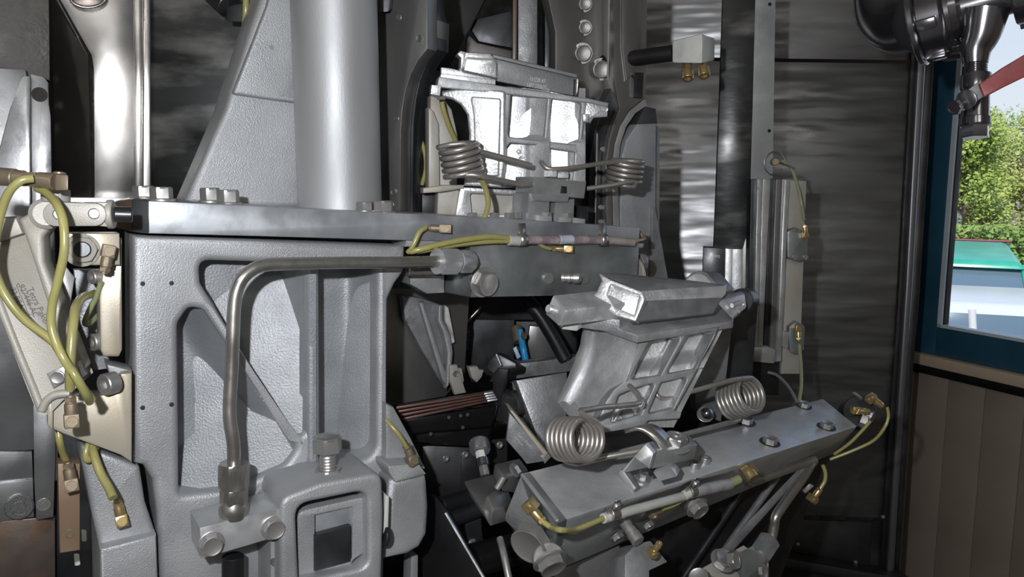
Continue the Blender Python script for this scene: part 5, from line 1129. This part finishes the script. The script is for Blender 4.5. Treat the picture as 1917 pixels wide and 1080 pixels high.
for k in range(4):
    o = k*7.0
    a, b = (742+k*4, 761+o, .95), (906+k*2, 736+o*.62, .99)
    hexa('copper_strip', [a, b, (b[0], b[1]+4.0, b[2]), (a[0], a[1]+5.5, a[2])], [(a[0]-2, a[1]-3, a[2]+.03), (b[0]-2, b[1]-3, b[2]+.03), (b[0], b[1]+3, b[2]+.03), (a[0], a[1]+3, a[2]+.03)], M_COPPER, t, None, .0006)
    c = (924+k*2.5, 732.5+o*.62, .992)
    hexa('grey_tip', [b, c, (c[0], c[1]+4, c[2]), (b[0], b[1]+4, b[2])], [(b[0]-2, b[1]-3, b[2]+.03), (c[0]-2, c[1]-3, c[2]+.03), (c[0], c[1]+3, c[2]+.03), (b[0], b[1]+3, b[2]+.03)], M_ALUG, t, None, .0006)
t = thing('black_slide_body', 'glossy black machine body with small screws under the copper strips', 'body', Pt(850, 840, .98))
MB_ = mat('glossy_black', (.012, .012, .013), .3, .16)
hexa('body_upper', [(748, 786, .955), (932, 757, .998), (922, 800, 1.0), (760, 815, .96)], [(748, 780, 1.05), (935, 750, 1.10), (925, 800, 1.10), (760, 815, 1.05)], MB_, t, None, .004)
hexa('body_lower', [(770, 800, .975), (924, 780, 1.01), (915, 838, 1.01), (775, 830, .975)], [(770, 795, 1.05), (924, 775, 1.08), (915, 830, 1.08), (775, 825, 1.05)], MB_, t, None, .006)
for q in ((862, 778, .978), (875, 776, .981), (806, 812, .966), (866, 800, .985), (840, 781, .973)): fast('slot', Pt(*q), AN, .0022, t, M_RAIL)
slab('cross_beam', I3, [(956, 683), (1082, 667), (1082, 693), (954, 711)], .02, M_ALUG, tg=('plain greenish grey cross beam behind the lower jaw', 'beam'), off=-.03)
slab('slanted_plate', plane(1010, 760, 1.03, 14, 16), [(966, 712), (1062, 696), (1060, 850), (1018, 850)], .02, M_ALUG, tg=('large slanted grey plate behind the left lower spring', 'plate'), bev=.002)
slab('slanted_plate_edge', plane(1010, 760, 1.05, 14, 16), [(958, 716), (968, 711), (1020, 850), (1000, 850), (972, 790)], .02, M_BLACK, tg=('black chipped edge strip left of the slanted grey plate', 'strip'), bev=.001)
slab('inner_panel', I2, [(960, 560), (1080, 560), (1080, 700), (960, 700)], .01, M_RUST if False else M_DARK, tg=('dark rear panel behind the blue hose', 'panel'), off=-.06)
slab('triangular_plate', I2, [(992, 610), (1022, 612), (1040, 668), (984, 672)], .01, M_RAIL, tg=('dull grey triangular plate beside the blue hose', 'plate'), off=-.03)
t = thing('hose_fitting', 'orange-brown corroded hose fitting deep in the interior', 'fitting', Pt(972, 640, 1.2))
cyl('fitting_body', Pt(966, 612, 1.20), Pt(972, 640, 1.19), .009, M_BRASSD, t); fast('hex', Pt(979, 628, 1.18), idir(0, .8), .006, t, M_BRASSD)
tube('blue_hose', pd([(973, 618, 1.19), (977, 640, 1.185), (980, 655, 1.18), (984, 676, 1.18), (990, 700, 1.18)]), .0052, M_CYAN, None, ('bright blue air hose in the dark interior behind the lower jaw', 'hose'))
hexa('pale_blue_tag', [(960, 652, 1.15), (966, 648, 1.15), (975, 668, 1.15), (968, 672, 1.15)], [(960, 652, 1.16), (966, 648, 1.16), (975, 668, 1.16), (968, 672, 1.16)], mat('pale_blue_plastic', (.34, .44, .62), 0, .4), None, ('small pale blue tag left of the blue hose', 'tag'), .0005)
tube('dark_cable', pd([(985, 560, 1.12), (1010, 590, 1.12), (1035, 630, 1.12), (1058, 672, 1.12)]), .010, M_BLACK, None, ('thick black cable crossing behind the left end of the lower jaw', 'cable'))
cyl('roller', Pt(938, 762, 1.02), Pt(962, 758, 1.06), .022, M_CHROME, None, ('shiny roller end beside the black hooked arm', 'roller'), 32, .004)
slab('jaw_back_plate', plane(1330, 690, 1.05, 10), [(1300, 610), (1350, 600), (1372, 600), (1350, 790), (1302, 770)], .02, M_ALUG, tg=('dull grey plate behind the right side of the lower jaw', 'plate'), off=-.01)
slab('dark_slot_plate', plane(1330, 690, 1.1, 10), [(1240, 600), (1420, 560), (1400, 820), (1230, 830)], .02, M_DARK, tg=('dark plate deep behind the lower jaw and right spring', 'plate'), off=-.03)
t = thing('ball_stud', 'small bright ball stud between the lower jaw and right spring', 'stud', Pt(1322, 775, 1.03))
lathe('ball', Pt(1322, 778, 1.02), idir(90, .8), [(0, 0), (.006, .001), (.008, .005), (.006, .009), (.0035, .011), (0, .012)], M_CHROME, t); fast('washer', Pt(1320, 776, 1.04), idir(90, 1.5), .009, t, M_ZINC)
# ---------------------------------------------------------------- lower middle clutter
t = thing('marked_guide_plate', 'dark steel guide plate with etched marking and a bright edge, left of the tilted bar', 'plate', Pt(985, 868, .84))
MP = plane(985, 820, .84, 10)
slab('plate_body', MP, [(954, 772), (1022, 850), (1018, 864), (986, 869), (975, 855), (948, 824)], .006, M_BAR if False else M_ALUG, t)
slab('bright_lip', MP, [(954, 769), (960, 769), (1026, 848), (1020, 857), (1016, 850)], .03, M_TAN, t, off=.006, bev=.001)
slab('lip_end', MP, [(1014, 856), (1024, 846), (1032, 856), (1020, 869)], .03, M_ZINC, t, off=.002)
text('Tetra Pak®', MP, 966, 812, 6.0, -46, M_LIGHTINK, t, off=.0003); text('927448 AB', MP, 962, 819, 3.6, -46, M_LIGHTINK, t, off=.0003)
t = thing('stepped_block', 'grey stepped steel block left of the end of the tilted bar', 'block', Pt(925, 985, .84))
hexa('step_upper', [(925, 868, .86), (948, 893, .84), (940, 920, .84), (922, 890, .86)], [(973, 857, .90), (990, 880, .88), (975, 925, .88), (965, 890, .90)], M_RAIL, t, None, .002)
hexa('step_lower', [(866, 900, .85), (906, 958, .82), (918, 985, .82), (880, 930, .85)], [(925, 885, .90), (960, 940, .87), (950, 975, .87), (918, 930, .90)], M_RAIL, t, None, .003)
hexa('step_front', [(912, 926, .825), (924, 955, .815), (917, 986, .82), (898, 955, .83)], [(948, 905, .86), (962, 944, .85), (955, 975, .85), (925, 950, .86)], M_RAIL, t, None, .002)
cyl('cross_pin', Pt(944, 892, .83), Pt(930, 915, .83), .0035, M_ZINC, t); fast('hex', Pt(968, 878, .85), idir(210, .6), .008, t, M_ALUG)
t = thing('quick_coupling', 'small chrome hose coupling with a white ring, hanging in the lower interior', 'coupling', Pt(906, 890, .93))
run('coupling_nut', Pt(897, 826, .95), Pt(899, 845, .94), .0125, M_ALUG, t); run('white_ring', Pt(899, 845, .94), Pt(902, 859, .935), .0062, M_WHITE, t); run('chrome_body', Pt(902, 858, .935), Pt(905, 873, .93), .0078, M_CHROME, t, False); run('ribbed_end', Pt(905, 872, .93), Pt(909, 890, .925), .0060, M_ZINC, t)
t = thing('black_rear_box', 'black sheet box with small screws in the lower interior', 'box', Pt(850, 940, 1.05))
hexa('box_face', [(790, 835, 1.02), (950, 820, 1.05), (950, 945, 1.05), (795, 930, 1.02)], [(790, 835, 1.1), (950, 820, 1.15), (950, 945, 1.15), (795, 930, 1.1)], M_BLACK, t)
hexa('box_step', [(864, 845, 1.02), (920, 838, 1.035), (920, 910, 1.035), (862, 920, 1.02)], [(864, 845, 1.05), (920, 838, 1.06), (920, 910, 1.06), (862, 920, 1.05)], M_BLACK, t)
for q in ((833, 857, 1.02), (869, 850, 1.015), (934, 832, 1.03)): fast('socket', Pt(*q), AN, .0046, t, M_ZINC, sz=.003)
cyl('dark_roller', Pt(824, 948, .98), Pt(905, 925, 1.02), .0125, M_BLACK, None, ('upper dark polished rod in the lower interior', 'rod'))
cyl('dark_roller', Pt(838, 974, .97), Pt(905, 950, 1.0), .0100, M_DARK, None, ('middle dark polished rod in the lower interior', 'rod'))
cyl('dark_roller', Pt(885, 1050, .95), Pt(985, 1020, .99), .0205, MB_, None, ('thick lower black rod behind the bright thin rod', 'rod'))
tube('bright_rod', pd([(936, 1008, .83), (945, 1045, .81), (960, 1120, .79)]), .0038, M_ZINC, None, ('thin bright steel rod at the bottom left of the tilted bar', 'rod'))
slab('diagonal_plate', plane(860, 1010, .93, -30), [(806, 925), (836, 960), (912, 1095), (912, 1190), (760, 1190), (790, 1000)], .006, M_BLACK, tg=('black diagonal plate with a scratched edge at the bottom centre', 'plate'))
tube('scratched_edge', [plane(860, 1010, .93, -30).at(834, 960, .002), plane(860, 1010, .93, -30).at(914, 1096, .002)], .0018, M_MACH, None, ('scratched bright edge strip of the black diagonal plate', 'edge strip'), smooth=False, seg=6)
t = thing('screwed_black_plate', 'small black plate with one screw between the dark rods', 'plate', Pt(885, 1035, 1.0))
slab('plate_body', plane(885, 1000, 1.0, 20), [(870, 975), (900, 962), (905, 1020), (878, 1035)], .01, M_DARK, t); fast('hex', plane(885, 1000, 1.0, 20).at(884, 1019, 0), AN, .006, t, M_ZINC, None, True)
slab('pale_chute', plane(1150, 1060, .86, 20), [(1040, 1070), (1160, 1020), (1190, 1090), (1190, 1190), (1020, 1190)], .006, M_GUARD, tg=('pale brushed sheet below the tilted bar at the bottom edge', 'sheet'), off=-.02)
# ---------------------------------------------------------------- struts and pipes under the bar, right
U = plane(1350, 980, 1.02, 34)
slab('black_side_plate', U, [(1140, 1010), (1400, 900), (1560, 850), (1540, 880), (1420, 1190), (1180, 1190)], .01, M_BLACK, tg=('black side plate under the tilted bar', 'plate'), off=-.02)
def strut(lab, a, b, r, m=M_DARK): return tube('strut', [U.at(*a), U.at(*b)], r, m, None, (lab, 'strut', 'diagonal struts under the tilted bar'), smooth=False, seg=8)
strut('flat dark diagonal strut under the tilted bar, leftmost of three', (1398, 905, .0), (1270, 1095, .0), .0045, M_DARK)
strut('diagonal dark strut in the middle under the tilted bar', (1455, 892, .0), (1335, 1060, .0), .0050, M_ALUG)
hexa('broad_strut', [(1500, 872, 1.03), (1525, 862, 1.04), (1345, 1062, .98), (1330, 1050, .975)], [(1500, 872, 1.05), (1525, 862, 1.06), (1345, 1062, 1.0), (1330, 1050, .995)], M_ALUG, None, ('broad bluish diagonal strut beside the bent pipe', 'strut', 'diagonal struts under the tilted bar'), .002)
tube('bent_pipe', pd([(1396, 900, .98), (1415, 899, .99), (1450, 886, 1.01), (1490, 872, 1.03), (1524, 862, 1.05)]), .0066, M_PIPE, None, ('steel pipe running along the lower edge of the tilted bar', 'pipe'))
t = thing('elbow_pipe', 'bent steel pipe descending from under the bar to a large union nut', 'pipe', Pt(1440, 1050, 1.0))
tube('pipe_tube', pd([(1522, 862, 1.05), (1504, 892, 1.03), (1470, 940, 1.01), (1453, 966, 1.0), (1449, 985, 1.0), (1444, 1008, 1.0), (1434, 1022, .995)]), .0062, M_PIPE, t)
run('union_nut', Pt(1440, 1012, .99), Pt(1420, 1042, .975), .0148, M_ALUG, t); run('union_body', Pt(1421, 1041, .976), Pt(1403, 1064, .965), .0120, M_ZINC, t, False)
t = thing('lower_bracket', 'steel bracket plates with nuts at the bottom edge, right of centre', 'bracket', Pt(1385, 1080, .95))
hexa('bracket_plate', [(1305, 1068, .93), (1392, 1020, .96), (1440, 1055, .97), (1420, 1110, .97)], [(1305, 1090, .95), (1392, 1045, .98), (1440, 1080, .99), (1420, 1130, .99)], M_CASTW, t, None, .001)
hexa('bracket_block', [(1378, 1035, .93), (1408, 1022, .95), (1434, 1050, .95), (1396, 1085, .94)], [(1378, 1065, .94), (1408, 1055, .96), (1434, 1080, .96), (1396, 1110, .95)], M_BARB, t, None, .001)
fast('hex', Pt(1352, 1050, .93), idir(70, .8), .0120, t, M_ZINC, None, True); fast('nut', Pt(1368, 1048, .925), idir(20, .8), .011, t, M_ZINC); fast('hex', Pt(1425, 1070, .93), idir(20, .8), .008, t, M_ZINC)
fast('hex', Pt(1310, 1085, .90), idir(120, .8), .012, t, M_ZINC)
# pedestal that everything above stands on
box('machine_pedestal', (-1.0, .75, FL), (.75, 1.6, 1.62), M_BLACK, None, ('black machine base below the frame of the picture', 'base'), .01)
